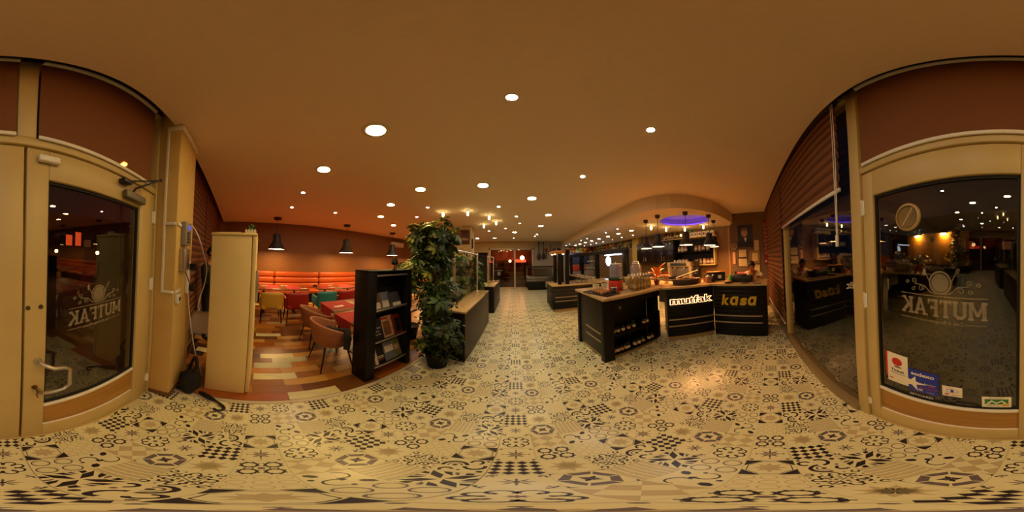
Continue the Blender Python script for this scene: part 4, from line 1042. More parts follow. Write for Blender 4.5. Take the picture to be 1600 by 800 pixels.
# ================================================================== BAR
m_board = mat('black_board', '#120d0a', .5, var=.3, scale=12, stretch=(.1, 1, 1), bump=.05, spec=.22)
m_strip = mat('pale_metal_strip', '#a89a80', .35, .6, var=.1)
m_toe = mat('beige_toe_kick', '#a8946a', .5, var=.1)
def front_boards(t, L, z0, z1, n, y0=0, y1=.02, skip=()):
    h_ = (z1 - z0) / n
    for k in range(n):
        b = MB(); b.bev(.002, L - .002, y0, y1, z0 + k * h_ + .002, z0 + (k + 1) * h_ - .002, .003, seg=1); b.build('board', m_board, t)
def strips(t, x0, x1, y, zs, axis='x'):
    for z in zs:
        b = MB()
        if axis == 'x': b.bev(x0, x1, y - .008, y - .0005, z - .014, z + .014, .003)
        else: b.bev(y - .008, y - .0005, x0, x1, z - .014, z + .014, .003)
        b.build('metal_strip', m_strip, t)
# --- jar counter
t = thing('jar_counter', 'black bar counter corner with two open shelves of jars', 'counter', (1.13, 1.93, 0))
b = MB(); b.bev(.0, .17, 0, .10, 0, 1.065, .004); b.build('corner_post', m_black, t); b = MB(); b.bev(.0, .09, .86, .95, 0, 1.065, .004); b.build('corner_post', m_black, t)
b = MB(); b.bev(.0205, .04, .10, .86, .09, 1.065, .002); b.build('side_panel', m_dark, t)
b = MB(); b.bev(.05, .17, .12, .85, .004, .088, .003); b.build('toe_kick', m_toe, t); b = MB(); b.bev(.18, 1.12, .04, .10, .004, .088, .003); b.build('toe_kick', m_toe, t)
strips(t, .105, .62, .0205, (.345, .49), 'y')
b = MB(); b.bev(.17, 1.17, 0, .04, .95, 1.065, .003); b.bev(1.13, 1.17, 0, .30, .09, .95, .003); b.build('front_rail', m_black, t)
b = MB(); b.bev(.17, 1.13, .30, .32, .09, 1.06, .002); b.build('back_panel', mat('shelf_back', '#0e0b09', .6), t)
for z in (.095, .45):
    b = MB(); b.bev(.171, 1.129, .012, .30, z - .018, z, .002); b.build('shelf', m_black, t)
b = MB(); b.box(1.132, 1.168, .0, .002, .66, .94); b.build('lit_strip', emis('amber_edge', (1, .55, .12), 1.2), t, label='amber lit edge beside the sign')
for x, m, l in ((.31, m_red, 'red seal on the back panel'), (.5, mat('grey_print', '#3b3936', .6), 'grey mark on the back panel')):
    b = MB(); b.bev(x - .035, x + .035, .297, .2998, .73, .86, .001); o = b.build('printed_mark', m, t, label=l)
    b = MB(); b.bev(x - .025, x + .025, .2955, .297, .78, .82, .0005); b.build('mark_band', m_toe, o)
# --- counter with the lit sign, and the cash counter
t2 = thing('sign_counter', 'angled black boarded counter carrying glowing outlined sign letters', 'counter', (2.33, 1.78, 0), atan2(-.65, .62))
L2 = .898
b = MB(); b.box(.002, L2 - .002, .0205, .45, .09, 1.062); b.build('counter_body', m_black, t2)
front_boards(t2, L2, .10, 1.062, 12)
strips(t2, .02, L2 - .005, 0, (.325, .46))
b = MB(); b.bev(.01, L2 - .01, .03, .08, .003, .089, .003); b.build('toe_kick', m_toe, t2)
m_neon = emis('neon_outline', (1.0, .52, .22), 3.6); m_signface = mat('sign_face', '#6e1d0c', .5)
m_kasa = mat('yellow_sign_letters', '#c9a227', .4, var=.05)
def word(t, s_, x0, x1, z0, zc, size, m, y, outline=None, shear=0., bold=.008):
    # letter by letter, spread between x0 and x1
    wd = {'m': 1.42, 'u': .95, 't': .6, 'f': .55, 'a': .92, '\u0251': .95, 'k': .86, 's': .82}; tot = sum(wd[c] for c in s_); x = x0
    for c in s_:
        w_ = (x1 - x0) * wd[c] / tot
        cu = bpy.data.curves.new('q', 'FONT'); cu.body = c; cu.size = size; cu.extrude = .012; cu.offset = bold; cu.shear = shear; cu.resolution_u = 3
        q = bpy.data.objects.new('q', cu); COL.objects.link(q); me = bpy.data.meshes.new_from_object(q.evaluated_get(bpy.context.evaluated_depsgraph_get()))
        bpy.data.objects.remove(q)
        xs = [v.co.x for v in me.vertices]; cx_ = (min(xs) + max(xs)) / 2; k = (w_ * .93) / (max(xs) - min(xs))
        TM = face_M((x + w_ / 2, y, zc), (1, 0, 0), (0, 0, 1)) @ Matrix.Diagonal((k, 1, 1, 1)) @ Matrix.Translation((-cx_, 0, 0))
        me.transform(TM); me.materials.clear(); me.materials.append(m)
        o = bpy.data.objects.new('letter', me); COL.objects.link(o); o.parent = t
        if outline:
            cu.fill_mode = 'NONE'; cu.extrude = 0; cu.bevel_depth = outline; cu.bevel_resolution = 1; cu.offset = bold + .006
            q = bpy.data.objects.new('q', cu); COL.objects.link(q); me2 = bpy.data.meshes.new_from_object(q.evaluated_get(bpy.context.evaluated_depsgraph_get())); bpy.data.objects.remove(q)
            me2.transform(TM); me2.materials.clear(); me2.materials.append(m_neon)
            o2 = bpy.data.objects.new('neon_outline', me2); COL.objects.link(o2); o2.parent = o
        bpy.data.curves.remove(cu); x += w_
word(t2, 'mutfak', .06, .84, 0, .78, .185, m_signface, -.015, .0045, 0., .002)
t3 = thing('cash_counter', 'black boarded cash counter carrying the yellow word kasa', 'counter', (2.95, 1.13, 0), -pi / 2)
b = MB(); b.box(.002, 1.0, .0205, .60, .01, 1.062); b.build('counter_body', m_black, t3)
front_boards(t3, 1.002, .02, 1.062, 13)
strips(t3, .005, .92, 0, (.315, .46))
word(t3, 'k\u0251s\u0251', .16, .84, 0, .70, .275, m_kasa, -.013, None, .18, .012)
top = thing('bar_worktop', 'continuous speckled granite worktop running over the three bar counters', 'worktop', (0, 0, 0))
b = MB(); b.prism([(1.10, 1.87), (2.30, 1.87), (2.34, 1.75), (2.925, 1.125), (2.925, .10), (3.57, .10), (3.57, 1.36), (3.08, 2.0), (3.08, 2.9), (1.10, 2.9)], 1.0655, 1.10)
b.build('granite_slab', m_granite, top)

# --- jars on the two shelves
m_jarlab = [mat('jar_label_' + n_, c, .5, var=.2) for n_, c in (('cream', '#dcc290'), ('peach', '#cf9a70'), ('ivory', '#e6d8b8'))]; m_jar = mat('jar_dark_glass', '#1d120b', .15, spec=.6)
def jar_proto(): 
    t = thing('jar', 'x', 'jar'); 
    b = MB(); b.lathe([(.028, 0), (.032, .006), (.032, .075), (.026, .085)], n=16); b.build('jar_body', m_jar, t)
    b = MB(); b.lathe([(.0325, .018), (.0325, .068)], n=16, cap0=False, cap1=False); b.build('paper_label', m_jarlab[0], t)
    b = MB(); b.lathe([(.028, .085), (.028, .1), (.001, .101)], n=16); b.build('lid', m_darkprint, t)
    return t
jp = jar_proto(); first = True
rows = [(.45, [1.35, 1.43, 1.53, 1.64, 1.75, 1.80, 1.98, 2.06], .10, 'upper'), (.095, [1.345, 1.40, 1.475, 1.555, 1.60, 1.665, 1.745, 1.83, 1.925, 1.985, 2.07, 2.15], .08, 'lower')]
for z, xs, yo, nm in rows:
    for k, x in enumerate(xs):
        o = jp if first else dup(jp)
        o.location = (x, 1.93 + (yo if k not in (5, 9) else .17), z); tag(o, 'small labelled jar, %s from the corner post on the %s shelf of the jar counter' % (ORD[k], nm), 'jar', 'jars on the %s counter shelf' % nm)
        if not first:
            for c in o.children:
                if c.name.startswith('paper_label'):
                    c.data = c.data.copy(); c.data.materials[0] = m_jarlab[(k * 2 + (nm == 'upper')) % 3]
        s_ = 1.1 if nm == 'lower' else 1.0; o.scale = (s_, s_, s_); first = False
# --- things on the worktop
Z1 = 1.10
t = thing('tray', 'black serving tray of rolls on the jar counter', 'tray', (1.30, 2.26, Z1), .25)
b = MB(); b.bev(-.15, .15, -.27, .27, 0, .012, .004); b.build('tray_base', m_blackplastic, t)
b = MB(); b.tube([(-.15, -.27, .014), (.15, -.27, .014), (.15, .27, .014), (-.15, .27, .014)], .008, 6, 0, True); b.build('rim', m_blackplastic, t)
m_roll = mat('baked_crust', '#a8733a', .6, var=.35, scale=20, bump=.2)
k = 0
for i in range(3):
    for j_ in range(4):
        b = MB(); b.lathe([(.001, -.001), (.028, 0), (.036, .02), (.026, .045), (.001, .055)], n=12); o = b.build('bread_roll', m_roll); o.location = (1.235 + i * .06, 2.12 + j_ * .09 + .02 * i, Z1 + .0125)
        tag(o, 'small golden roll, %s row from the counter edge, %s along the tray' % (ORD[i], ORD[j_]), 'bread roll', 'rolls on the black tray')
t = thing('black_cup', 'black cup with a pale rim standing at the end of the tray', 'cup', (1.43, 2.10, Z1)); b = MB(); b.lathe([(.036, 0), (.048, .11), (.045, .11), (.035, .01), (.01, .008)], n=20, cap1=False); b.build('cup_body', m_blackplastic, t); b = MB(); b.lathe([(.0485, .102), (.049, .112), (.0455, .112)], n=20, cap0=False, cap1=False); b.build('cup_rim', m_whiteplastic, t)
# juice dispenser
t = thing('drink_dispenser', 'clear drink dispenser with fruit on a red stand', 'dispenser', (1.62, 2.30, Z1), .5)
b = MB(); b.bev(-.11, .11, -.085, .085, 0, .19, .008); b.build('red_stand', m_red, t, label='red stand')
b = MB(); b.bev(.03, .09, -.088, -.0852, .03, .16, .001); b.build('drink_list', m_toe, t)
b = MB(); b.bev(-.10, .10, -.08, .08, .2395, .45, .025, seg=3); b.build('clear_tank', mat('frosty_tank', '#9d99b0', .15, alpha=.55), t)
b = MB(); b.bev(-.115, .115, -.09, .09, .1905, .239, .01); b.build('tank_base', mat('dark_green_base', '#16301c', .5), t)
b = MB(); b.bev(-.095, .095, -.075, .075, .4505, .475, .02); b.ball((0, 0, .485), .015, 0, 10, 6); b.build('lid', m_whiteplastic, t)
for k, (x, y, c) in enumerate(((-.07, -.1, 'g'), (-.03, -.1, 'o'), (.01, -.1, 'g'), (.05, -.1, 'g'), (.085, -.1, 'o'))):
    b = MB(); b.ball((0, 0, 0), .022, 0, 10, 6); o = b.build('fruit_piece', m_greenp if c == 'g' else mat('orange_peel', '#c8641a', .5, bump=.1), t); o.location = (x, -.105, .215)
b = MB(); b.cyl((0, -.088, .06), (0, -.13, .06), .012, n=10); b.build('tap', m_steel, t)
# bottles
m_bot = pane('bottle_glass', (.93, .95, .9), 1.5, .02); m_juice = mat('pale_juice', '#a89c70', .3, alpha=.45); m_juice2 = mat('amber_drink', '#b0762a', .3, alpha=.7)
def bottle(mj, ml):
    t = thing('glass_bottle', 'x', 'bottle')
    b = MB(); b.lathe([(.028, 0), (.032, .008), (.032, .15), (.014, .20), (.012, .25)], n=16); b.build('bottle_body', m_bot, t)
    b = MB(); b.lathe([(.029, .006), (.029, .145), (.012, .19)], n=14); b.build('drink', mj, t)
    b = MB(); b.lathe([(.0325, .05), (.0325, .115)], n=16, cap0=False, cap1=False); b.build('paper_label', ml, t)
    b = MB(); b.lathe([(.0145, .245), (.0145, .27), (.001, .271)], n=12); b.build('cap', m_whiteplastic, t)
    return t
pb = [bottle(m_juice, m_toe), bottle(m_juice2, m_toe)]; used = [False, False]
for r_ in range(3):
    for k in range(6 if r_ < 2 else 5):
        i = (r_ + k) % 2; o = dup(pb[i]) if used[i] else pb[i]; used[i] = True
        o.location = (1.80 + k * .085 + .03 * r_, 2.03 + r_ * .11 + .012 * k, Z1)
        tag(o, 'slim glass bottle, %s from the drink dispenser in the %s row back from the edge' % (ORD[k], ORD[r_]), 'bottle', 'glass bottles on the bar')
t = thing('glass_jar_dispenser', 'tall round glass urn with a silver lid behind the bottles', 'dispenser', (2.32, 2.56, Z1))
b = MB(); b.lathe([(.09, 0), (.1, .02), (.06, .06), (.06, .16)], n=20); b.build('stand', m_steel, t)
b = MB(); b.lathe([(.06, .161), (.105, .2), (.12, .3), (.105, .40), (.07, .43)], n=24); b.build('glass_bowl', mat('urn_glass', '#8d8aa0', .1, alpha=.5), t)
b = MB(); b.lathe([(.08, .431), (.085, .45), (.05, .475), (.012, .48), (.014, .5), (.001, .505)], n=20); b.build('lid', m_steel, t)
for k in range(4):
    b = MB(); b.lathe([(.018, 0), (.02, .03), (.017, .03), (.014, .004)], (0, 0, 0), 10, cap1=False); o = b.build('cup', m_whiteplastic, t); o.location = (.06 * cos(k * 1.57), .06 * sin(k * 1.57), .475) if False else (.055 * cos(k * 1.57), .055 * sin(k * 1.57), .456 + .012)
# orange leaf plant in a maroon pot
t = thing('potted_plant', 'orange leaved plant in a maroon pot on the bar', 'plant', (2.52, 2.16, Z1))
pot(t, .04, .058, .09, mat('maroon_pot', '#6a1530', .4))
b = MB(); b.tube([(0, 0, .05), (.01, 0, .22)], [.008, .005], 6); b.build('stem', m_bark, t)
m_orl = mat('orange_leaf', '#e0852a', .5, var=.3); ol = blade_leaf(.26, .10, 0).mesh('leaf', m_orl)
r = random.Random(4)
for k in range(16):
    o = bpy.data.objects.new('leaf', ol); COL.objects.link(o); o.parent = t; o.location = (0, 0, r.uniform(.12, .24)); o.rotation_euler = (0, -r.uniform(.2, 1.35), k * 2.4); f = r.uniform(.7, 1.2); o.scale = (f, f, f)
t = thing('card_stand', 'small red card on a clear stand beside the orange plant', 'sign', (2.72, 2.06, Z1), -.5)
b = MB(); b.bev(-.05, .05, -.03, .03, 0, .01, .003); b.bev(-.045, .045, -.004, .004, .01, .26, .002); b.build('stand', mat('clear_acrylic', '#b08a60', .15, alpha=.5), t); b = MB(); b.bev(-.035, .035, -.0062, -.0042, .19, .25, .0005); b.build('card', m_red, t)
# bread basket with boards
t = thing('bread_basket', 'dark woven basket of bread and wooden boards', 'basket', (2.83, 1.66, Z1), -.75)
m_wick = mat('dark_wicker', '#3a2412', .7, var=.4, scale=60, bump=.5)
for k in range(5):
    b = MB(); P_ = []
    for q in range(28):
        a = 2 * pi * q / 28; P_.append(((.255 + .004 * k) * cos(a) * 1.0, (.14 + .004 * k) * sin(a), .012 + k * .022))
    b.tube(P_, .0115, 6, 0, True); b.build('woven_ring', m_wick, t)
b = MB(); b.prism([(.25 * cos(2 * pi * q / 24), .135 * sin(2 * pi * q / 24)) for q in range(24)], .0, .015); b.build('basket_base', m_wick, t)
for k, (x, y, z, a) in enumerate(((-.12, 0, .09, .3), (.02, .03, .1, -.2), (.13, -.02, .09, .5))):
    b = MB(); b.ball((0, 0, 0), (.10, .05, .045), 0, 14, 8); o = b.build('bread', m_roll); o.location = Matrix.Rotation(-.75, 3, 'Z') @ Vector((x, y, 0)) + Vector((2.83, 1.66, Z1 + z)); o.rotation_euler = (0, 0, a - .75)
    tag(o, 'crusty loaf lying in the dark basket, %s from the plant end' % ORD[k], 'bread', 'loaves in the basket')
b = MB(); b.bev(-.24, .24, -.03, .03, -.008, .008, .005); o = b.build('wooden_paddle', mat('pale_wood_board', '#c9ac78', .5)); o.location = (2.86, 1.64, Z1 + .20); o.rotation_euler = (0, -.28, -.8); tag(o, 'pale wooden paddle slanting across the bread basket', 'paddle')
def simple(name, label, cat, loc, rz, parts, group=None):
    t = thing(name, label, cat, loc, rz, group)
    for nm, b, m in parts: b.build(nm, m, t)
    return t
m_amber = mat('honey_glass_lit_top', '#b5701c', .2, var=.2)  # also colours the oven's top, where amber stands for yellow light
simple('honey_jar', 'round honey coloured jar after the bread basket', 'jar', (3.06, 1.50, Z1), 0, [('jar_body', MB().lathe([(.05, 0), (.062, .02), (.062, .07), (.045, .09)], n=18), m_amber), ('lid', MB().lathe([(.046, .09), (.046, .105), (.001, .106)], n=18), m_toe)])
simple('sauce_bottle', 'slim clear bottle with a brown cap before the toaster oven', 'bottle', (3.12, 1.38, Z1), 0, [('bottle_body', MB().lathe([(.024, 0), (.026, .09), (.012, .12), (.011, .14)], n=14), mat('oily_glass', '#8f6a30', .15, alpha=.7)), ('cap', MB().lathe([(.014, .14), (.014, .16), (.001, .161)], n=12), m_darkprint)])
simple('cookie_jar', 'squat glass jar of biscuits before the toaster oven', 'jar', (3.08, 1.28, Z1), 0, [('jar_body', MB().lathe([(.05, 0), (.056, .02), (.056, .1), (.045, .12)], n=18), mat('biscuit_jar', '#a5643a', .3, var=.4, scale=40)), ('lid', MB().lathe([(.05, .12), (.05, .135), (.012, .14), (.014, .155), (.001, .158)], n=18), m_steel)])
simple('black_flask', 'small black flask beside the toaster oven', 'flask', (3.20, 1.22, Z1), 0, [('flask_body', MB().lathe([(.045, 0), (.05, .02), (.045, .1), (.02, .13)], n=16), m_blackplastic), ('stopper', MB().lathe([(.022, .13), (.022, .15), (.001, .151)], n=12), m_steel)])
t = thing('toaster_oven', 'black box oven with a small lit label on the bar', 'oven', (3.38, 1.22, Z1), -1.15)
b = MB(); b.bev(-.2, .2, -.1, .1, .01, .19, .02, seg=3); b.build('oven_body', m_blackplastic, t); b = MB(); b.bev(.04, .11, -.103, -.1005, .06, .13, .001); b.build('label_plate', m_paper, t); b = MB(); b.bev(-.2, .2, -.1, .1, .1905, .205, .006); b.build('painted_lit_top', m_amber, t)  # amber top: yellow light on the oven's top put into its colour
for sx in (-1, 1):
    for sy in (-1, 1): b = MB(); b.cyl((sx * .16, sy * .07, 0), (sx * .16, sy * .07, .012), .012, n=8); b.build('foot', m_rubber, t)
simple('soap_bottle', 'green bottle standing on the cash counter', 'bottle', (3.16, .83, Z1), 0, [('bottle_body', MB().lathe([(.032, 0), (.036, .01), (.036, .12), (.018, .145)], n=16), mat('green_plastic', '#3fae3a', .35)), ('cap', MB().lathe([(.014, .145), (.014, .175), (.001, .176)], n=12), m_whiteplastic)])
simple('coin_bowl', 'low round brown bowl at the front of the cash counter', 'bowl', (3.05, .86, Z1), 0, [('bowl_body', MB().lathe([(.05, 0), (.085, .03), (.085, .04), (.07, .03), (.01, .012)], n=22, cap1=False), m_wick), ('lid_cloth', MB().lathe([(.08, .0305), (.06, .045), (.001, .05)], n=22, cap0=False), m_roll)])
t = thing('cash_register', 'low black cash register with a red edge on the cash counter', 'cash register', (3.26, .60, Z1), -pi / 2 - .1)
b = MB(); b.bev(-.2, .2, -.13, .13, .006, .12, .012); b.build('register_body', m_blackplastic, t); b = MB(); b.bev(-.19, .05, -.09, .12, .1205, .14, .006); b.build('keyboard', mat('register_keys', '#2d2523', .6, var=.6, scale=80), t); b = MB(); b.bev(-.2, .0, .09, .12, .1405, .20, .006); b.build('display_head', m_blackplastic, t); b = MB(); b.bev(-.15, .02, .083, .0898, .15, .19, .001); b.build('display_screen', emis('red_display', (1, .12, .05), .8), t)
simple('phone', 'dark phone lying flat on the cash counter front', 'phone', (3.02, .52, Z1), .3, [('phone_body', MB().bev(-.04, .04, -.075, .075, 0, .009, .003), m_blackplastic), ('screen', MB().box(-.036, .036, -.07, .07, .0091, .0096), m_rubber)])
simple('stapler', 'flat dark pad near the end of the cash counter', 'pad', (3.02, .28, Z1), .2, [('pad_base', MB().bev(-.06, .06, -.06, .06, 0, .012, .004), m_blackplastic), ('pad_sheet', MB().box(-.05, .05, -.05, .05, .0121, .0135), m_toe)])

# --- back bar
m_cup = mat('dark_cupboard', '#2a1a12', .22, var=.15, spec=.6)
t = thing('wall_cupboard', 'dark glossy wall cupboards at the yellow column end of the back bar', 'cupboard', (XR, 4.45, 1.48))
b = MB(); b.box(-.34, 0, -1.0, 1.0, 0, .86); b.build('cupboard_body', m_black, t)
for k in range(4):
    y = -1.0 + .5 * k; b = MB(); b.bev(-.36, -.3405, y + .003, y + .497, .003, .857, .003); d = b.build('door', m_cup, t)
    b = MB(); b.cyl((-.378, y + (.06 if k % 2 else .44), .06), (-.378, y + (.06 if k % 2 else .44), .26), .008, n=8); b.build('handle', m_chrome, d)
t = thing('wall_shelf_unit', 'open black wall shelf unit framed in pale wood beside the dark cupboards', 'shelf', (XR, 2.64, 1.36))
b = MB(); b.box(-.02, 0, -.78, .78, 0, .94); b.build('back_panel', m_black, t)
b = MB(); b.bev(-.34, -.0, -.80, -.765, 0, .95, .004); b.build('side_frame', m_white, t); b = MB(); b.bev(-.34, 0, .765, .80, 0, .95, .004); b.build('side_frame', m_black, t)
for z in (0, .46): b = MB(); b.bev(-.34, -.0205, -.764, .764, z, z + .03, .004); b.build('shelf', m_white if z == 0 else m_black, t)
t = thing('top_shelf', 'long pale shelf board running above the cupboards and the open shelf unit', 'shelf', (XR, 3.25, 2.345))
b = MB(); b.bev(-.30, 0, -1.45, .95, 0, .03, .004); b.build('shelf_board', m_white, t)
for k in range(8):
    y = 3.02 - .155 * k
    t = thing('gift_box', 'white box with a dark round print, %s from the cupboard end of the top shelf' % ORD[k], 'box', (XR - .16, y, 2.3755), 0, 'white boxes on the top shelf')
    b = MB(); b.bev(-.07, .07, -.06, .06, 0, .165, .003); b.build('box_body', m_paper, t); b = MB(); b.lathe([(.04, 0), (.001, .0005)], (0, 0, 0), 16, 0, Matrix.Rotation(-pi / 2, 4, 'Y'), False, False); o = b.build('round_print', m_mg['wine'], t); o.location = (-.0712, 0, .085)
m_bt = [mat('bottle_' + n_, c, .2) for n_, c in (('amber', '#8a4a12'), ('green', '#2b4a1c'), ('rose', '#a2563a'), ('clear', '#9d8a66'), ('brown', '#4a2410'))]
for k in range(7):
    y = 4.02 - .105 * k; hh = .24 + .03 * ((k * 3) % 4)
    simple('liquor_bottle', '%s bottle, %s from the yellow column on the top shelf' % (('amber', 'green', 'rose', 'clear', 'brown')[k % 5], ORD[k]), 'bottle', (XR - .15, y, 2.3755), 0, [('bottle_body', MB().lathe([(.032, 0), (.036, .01), (.036, hh * .6), (.013, hh * .75), (.012, hh * .93)], n=14), m_bt[k % 5]), ('cap', MB().lathe([(.014, hh * .93), (.014, hh), (.001, hh + .001)], n=10), m_darkprint), ('paper_label', MB().lathe([(.0365, hh * .2), (.0365, hh * .48)], n=14, cap0=False, cap1=False), m_paper)], 'bottles on the top shelf')
for z, nm, ys in ((.4905, 'upper', (.66, .52, .38, -.05, -.2, -.34, -.5)), (.0305, 'lower', (.66, .5, .34, -.2, -.36, -.5, -.64))):
    for k, y in enumerate(ys):
        simple('storage_jar', 'lidded storage jar, %s from the cupboards on the %s board of the open shelf unit' % (ORD[k], nm), 'jar', (XR - .17, 2.64 + y, 1.36 + z), 0, [('jar_body', MB().lathe([(.055, 0), (.06, .01), (.06, .17), (.05, .2)], n=16), mat('jar_' + ('tan', 'cream', 'red')[k % 3], ('#a9823c', '#c6ad78', '#8f3f22')[k % 3], .3, var=.3, scale=25)), ('lid', MB().lathe([(.052, .2), (.052, .225), (.001, .226)], n=16), m_darkprint), ('paper_label', MB().lathe([(.0606, .05), (.0606, .13)], n=16, cap0=False, cap1=False), m_paper)], 'jars on the %s board' % nm)
t = thing('back_counter', 'low worktop against the back bar wall under the cupboards', 'counter', (5.04, 3.3, 0))
b = MB(); b.box(-.34, .35, -1.95, 2.1, 0, .86); b.build('counter_body', m_dark, t); b = MB(); b.bev(-.37, .35, -1.98, 2.12, .8605, .9, .004); b.build('countertop', m_granite, t)
t = thing('espresso_machine', 'two group espresso machine with cups on top behind the bread basket', 'coffee machine', (4.95, 3.08, .9), -pi / 2 + .15)
b = MB(); b.bev(-.42, .42, -.02, .26, .06, .56, .03, seg=3); b.build('machine_body', m_steel, t); b = MB(); b.bev(-.44, .44, -.26, .27, .44, .60, .04, seg=3); b.build('top_hood', mat('cream_enamel', '#cbb58a', .3), t)
b = MB(); b.bev(-.42, .42, -.28, .0, .02, .08, .01); b.build('drip_tray', m_blackplastic, t); b = MB(); b.bev(-.3, .3, -.265, -.261, .47, .57, .003); b.build('control_panel', mat('blue_grey_panel', '#39424a', .3), t)
for s_ in (-1, 1):
    b = MB(); b.cyl((s_ * .17, -.15, .36), (s_ * .17, -.15, .45), .035, n=14); b.tube([(s_ * .17, -.15, .36), (s_ * .17, -.30, .35), (s_ * .17, -.36, .33)], .013, 8); b.build('group_head', m_chrome, t)
    b = MB(); b.bev(s_ * .4 - .05, s_ * .4 + .05, -.2, .22, .06, .45, .02); b.build('side_panel', MATS['cream_enamel'], t)
    for q in (-1, 1): b = MB(); b.cyl((s_ * .36, q * .1 + .05, 0), (s_ * .36, q * .1 + .05, .07), .02, n=8); b.build('foot', m_blackplastic, t)
for k in range(5):
    simple('coffee_cup', 'white coffee cup upside down, %s along the top of the espresso machine' % ORD[k], 'cup', (4.95 + .02 * (k % 2), 3.34 - .12 * k, 1.5005), 0, [('cup_body', MB().lathe([(.04, 0), (.036, .05), (.02, .06), (.001, .061)], n=14), m_whiteplastic), ('foot_ring', MB().lathe([(.022, .058), (.022, .066), (.018, .066)], n=14, cap0=False), m_whiteplastic)], 'cups on the espresso machine')
simple('coffee_grinder', 'tall dark coffee grinder next to the espresso machine', 'grinder', (4.9, 2.42, .9), 0, [('grinder_body', MB().bev(-.1, .1, -.1, .1, 0, .42, .03, seg=3), m_blackplastic), ('bean_hopper', MB().lathe([(.05, .42), (.1, .52), (.1, .66), (.09, .68)], n=18), mat('smoky_plastic', '#3a2a1c', .2)), ('portafilter_fork', MB().bev(-.16, -.1, -.03, .03, .2, .23, .008), m_steel)])
simple('kettle', 'brass coloured kettle on the low worktop near the framed certificates', 'kettle', (4.95, 1.75, .9), 0, [('kettle_body', MB().lathe([(.09, 0), (.11, .04), (.1, .15), (.05, .2), (.001, .21)], n=20), mat('old_brass', '#8a6a30', .35, 1.0)), ('spout', MB().tube([(-.09, 0, .06), (-.16, 0, .14), (-.19, 0, .2)], [.022, .016, .01], 8), MATS['old_brass']), ('handle', MB().tube([(.07, 0, .17), (.12, 0, .25), (0, 0, .3), (-.07, 0, .2)], .01, 8), m_blackplastic)])
# emergency exit sign
t = thing('exit_sign', 'green running figure exit sign above the white boxes', 'sign', (XR, 2.93, 2.56))
b = MB(); b.bev(-.05, -.0, -.15, .15, 0, .11, .004); b.build('sign_box', m_greenp, t)
b = MB(); b.prism([(-.11, .02), (-.09, .02), (-.07, .05), (-.05, .03), (-.03, .03), (-.05, .06), (-.04, .085), (-.07, .09), (-.10, .06)], 0, .001, 0, face_M((-.0502, 0, 0), (0, -1, 0), (0, 0, 1))); b.prism([(.0, .045), (.05, .045), (.05, .03), (.09, .055), (.05, .08), (.05, .065), (0, .065)], 0, .001, 0, face_M((-.0502, 0, 0), (0, -1, 0), (0, 0, 1))); b.build('pictogram', m_paper, t)
t = thing('wall_spot', 'small round amber wall light behind the top shelf', 'lamp', (XR, 3.3, 2.52)); b = MB(); b.lathe([(.05, 0), (.05, .02), (.001, .021)], n=16, M=Matrix.Rotation(-pi / 2, 4, 'Y')); b.build('glass_face', emis('amber_face', (1, .62, .15), 5), t); b = MB(); b.lathe([(.056, 0), (.062, .012), (.056, .024), (.051, .024)], n=16, cap0=False, cap1=False, M=Matrix.Rotation(-pi / 2, 4, 'Y')); b.build('bezel', m_lampring, t)

# --- picture wall
PX = 5.05
def pic(label, y0, y1, z0, z1, mf, mi, extra=None, fr=.03, dz=.02, name='framed_certificate', cat='picture'):
    t = thing(name, label, cat, (PX, (y0 + y1) / 2, (z0 + z1) / 2)); w, h_ = (y1 - y0) / 2, (z1 - z0) / 2
    for a in ((-w, w, -h_, -h_ + fr), (-w, w, h_ - fr, h_), (-w, -w + fr, -h_ + fr, h_ - fr), (w - fr, w, -h_ + fr, h_ - fr)):
        b = MB(); b.bev(-dz, 0, a[0], a[1], a[2], a[3], .003); b.build('frame_bar', mf, t)
    b = MB(); b.box(-.01, -.002, -w + fr, w - fr, -h_ + fr, h_ - fr); b.build('sheet', mi, t)
    if extra: extra(t, w, h_)
    return t
m_frd = mat('dark_frame', '#2a1a10', .4); m_frg = mat('gilt_frame', '#a8803a', .4, .4); m_cert = mat('aged_certificate', '#cdb27a', .6, var=.08)
def portrait(t, w, h_):
    b = MB(); b.ball((-.0105, .02, .10), (.004, .1, .135)); b.build('printed_face', mat('portrait_skin', '#b08a62', .6), t)
    b = MB(); b.ball((-.0106, .02, .2), (.0045, .11, .06)); b.build('printed_hair', mat('portrait_hair', '#6d5a44', .6), t)
    b = MB(); b.prism([(-.2, -.31), (.22, -.31), (.2, -.16), (.08, -.06), (-.06, -.06), (-.18, -.16)], .0002, .0015, 0, face_M((-.0102, 0, 0), (0, -1, 0), (0, 0, 1))); b.build('printed_suit', mat('portrait_suit', '#1b1d22', .6), t)
    b = MB(); b.prism([(-.04, -.06), (.05, -.06), (.005, -.2)], .0016, .0025, 0, face_M((-.0102, 0, 0), (0, -1, 0), (0, 0, 1))); b.build('printed_collar', m_paper, t)
pic('large dark framed portrait of a man in a suit on the brown wall', .56, 1.03, 1.89, 2.60, m_frd, mat('portrait_ground', '#23262b', .5), portrait, name='framed_portrait')
def lines(n, m=None):
    def f(t, w, h_):
        for k in range(n):
            b = MB(); z = h_ * .55 - k * h_ * 1.1 / max(1, n - 1); b.box(-.0115, -.0101, -w * .55, w * .55, z - .006, z + .006); b.build('text_line', m or m_toe, t)
    return f
pic('cream certificate in a red brown frame under the round plaque', 1.12, 1.235, 1.36, 1.76, m_mg['rust'], m_cert, lines(4), .018)
pic('wide cream certificate directly under the portrait', .76, 1.04, 1.57, 1.84, m_frd, m_cert, lines(4), .018)
pic('wide cream certificate, lower of the two under the portrait', .75, 1.06, 1.28, 1.555, m_frd, m_cert, lines(4), .018)
pic('narrow pale notice at the red banner edge of the brown wall', .37, .53, 1.76, 2.10, m_frg, m_cert, lines(5), .012)
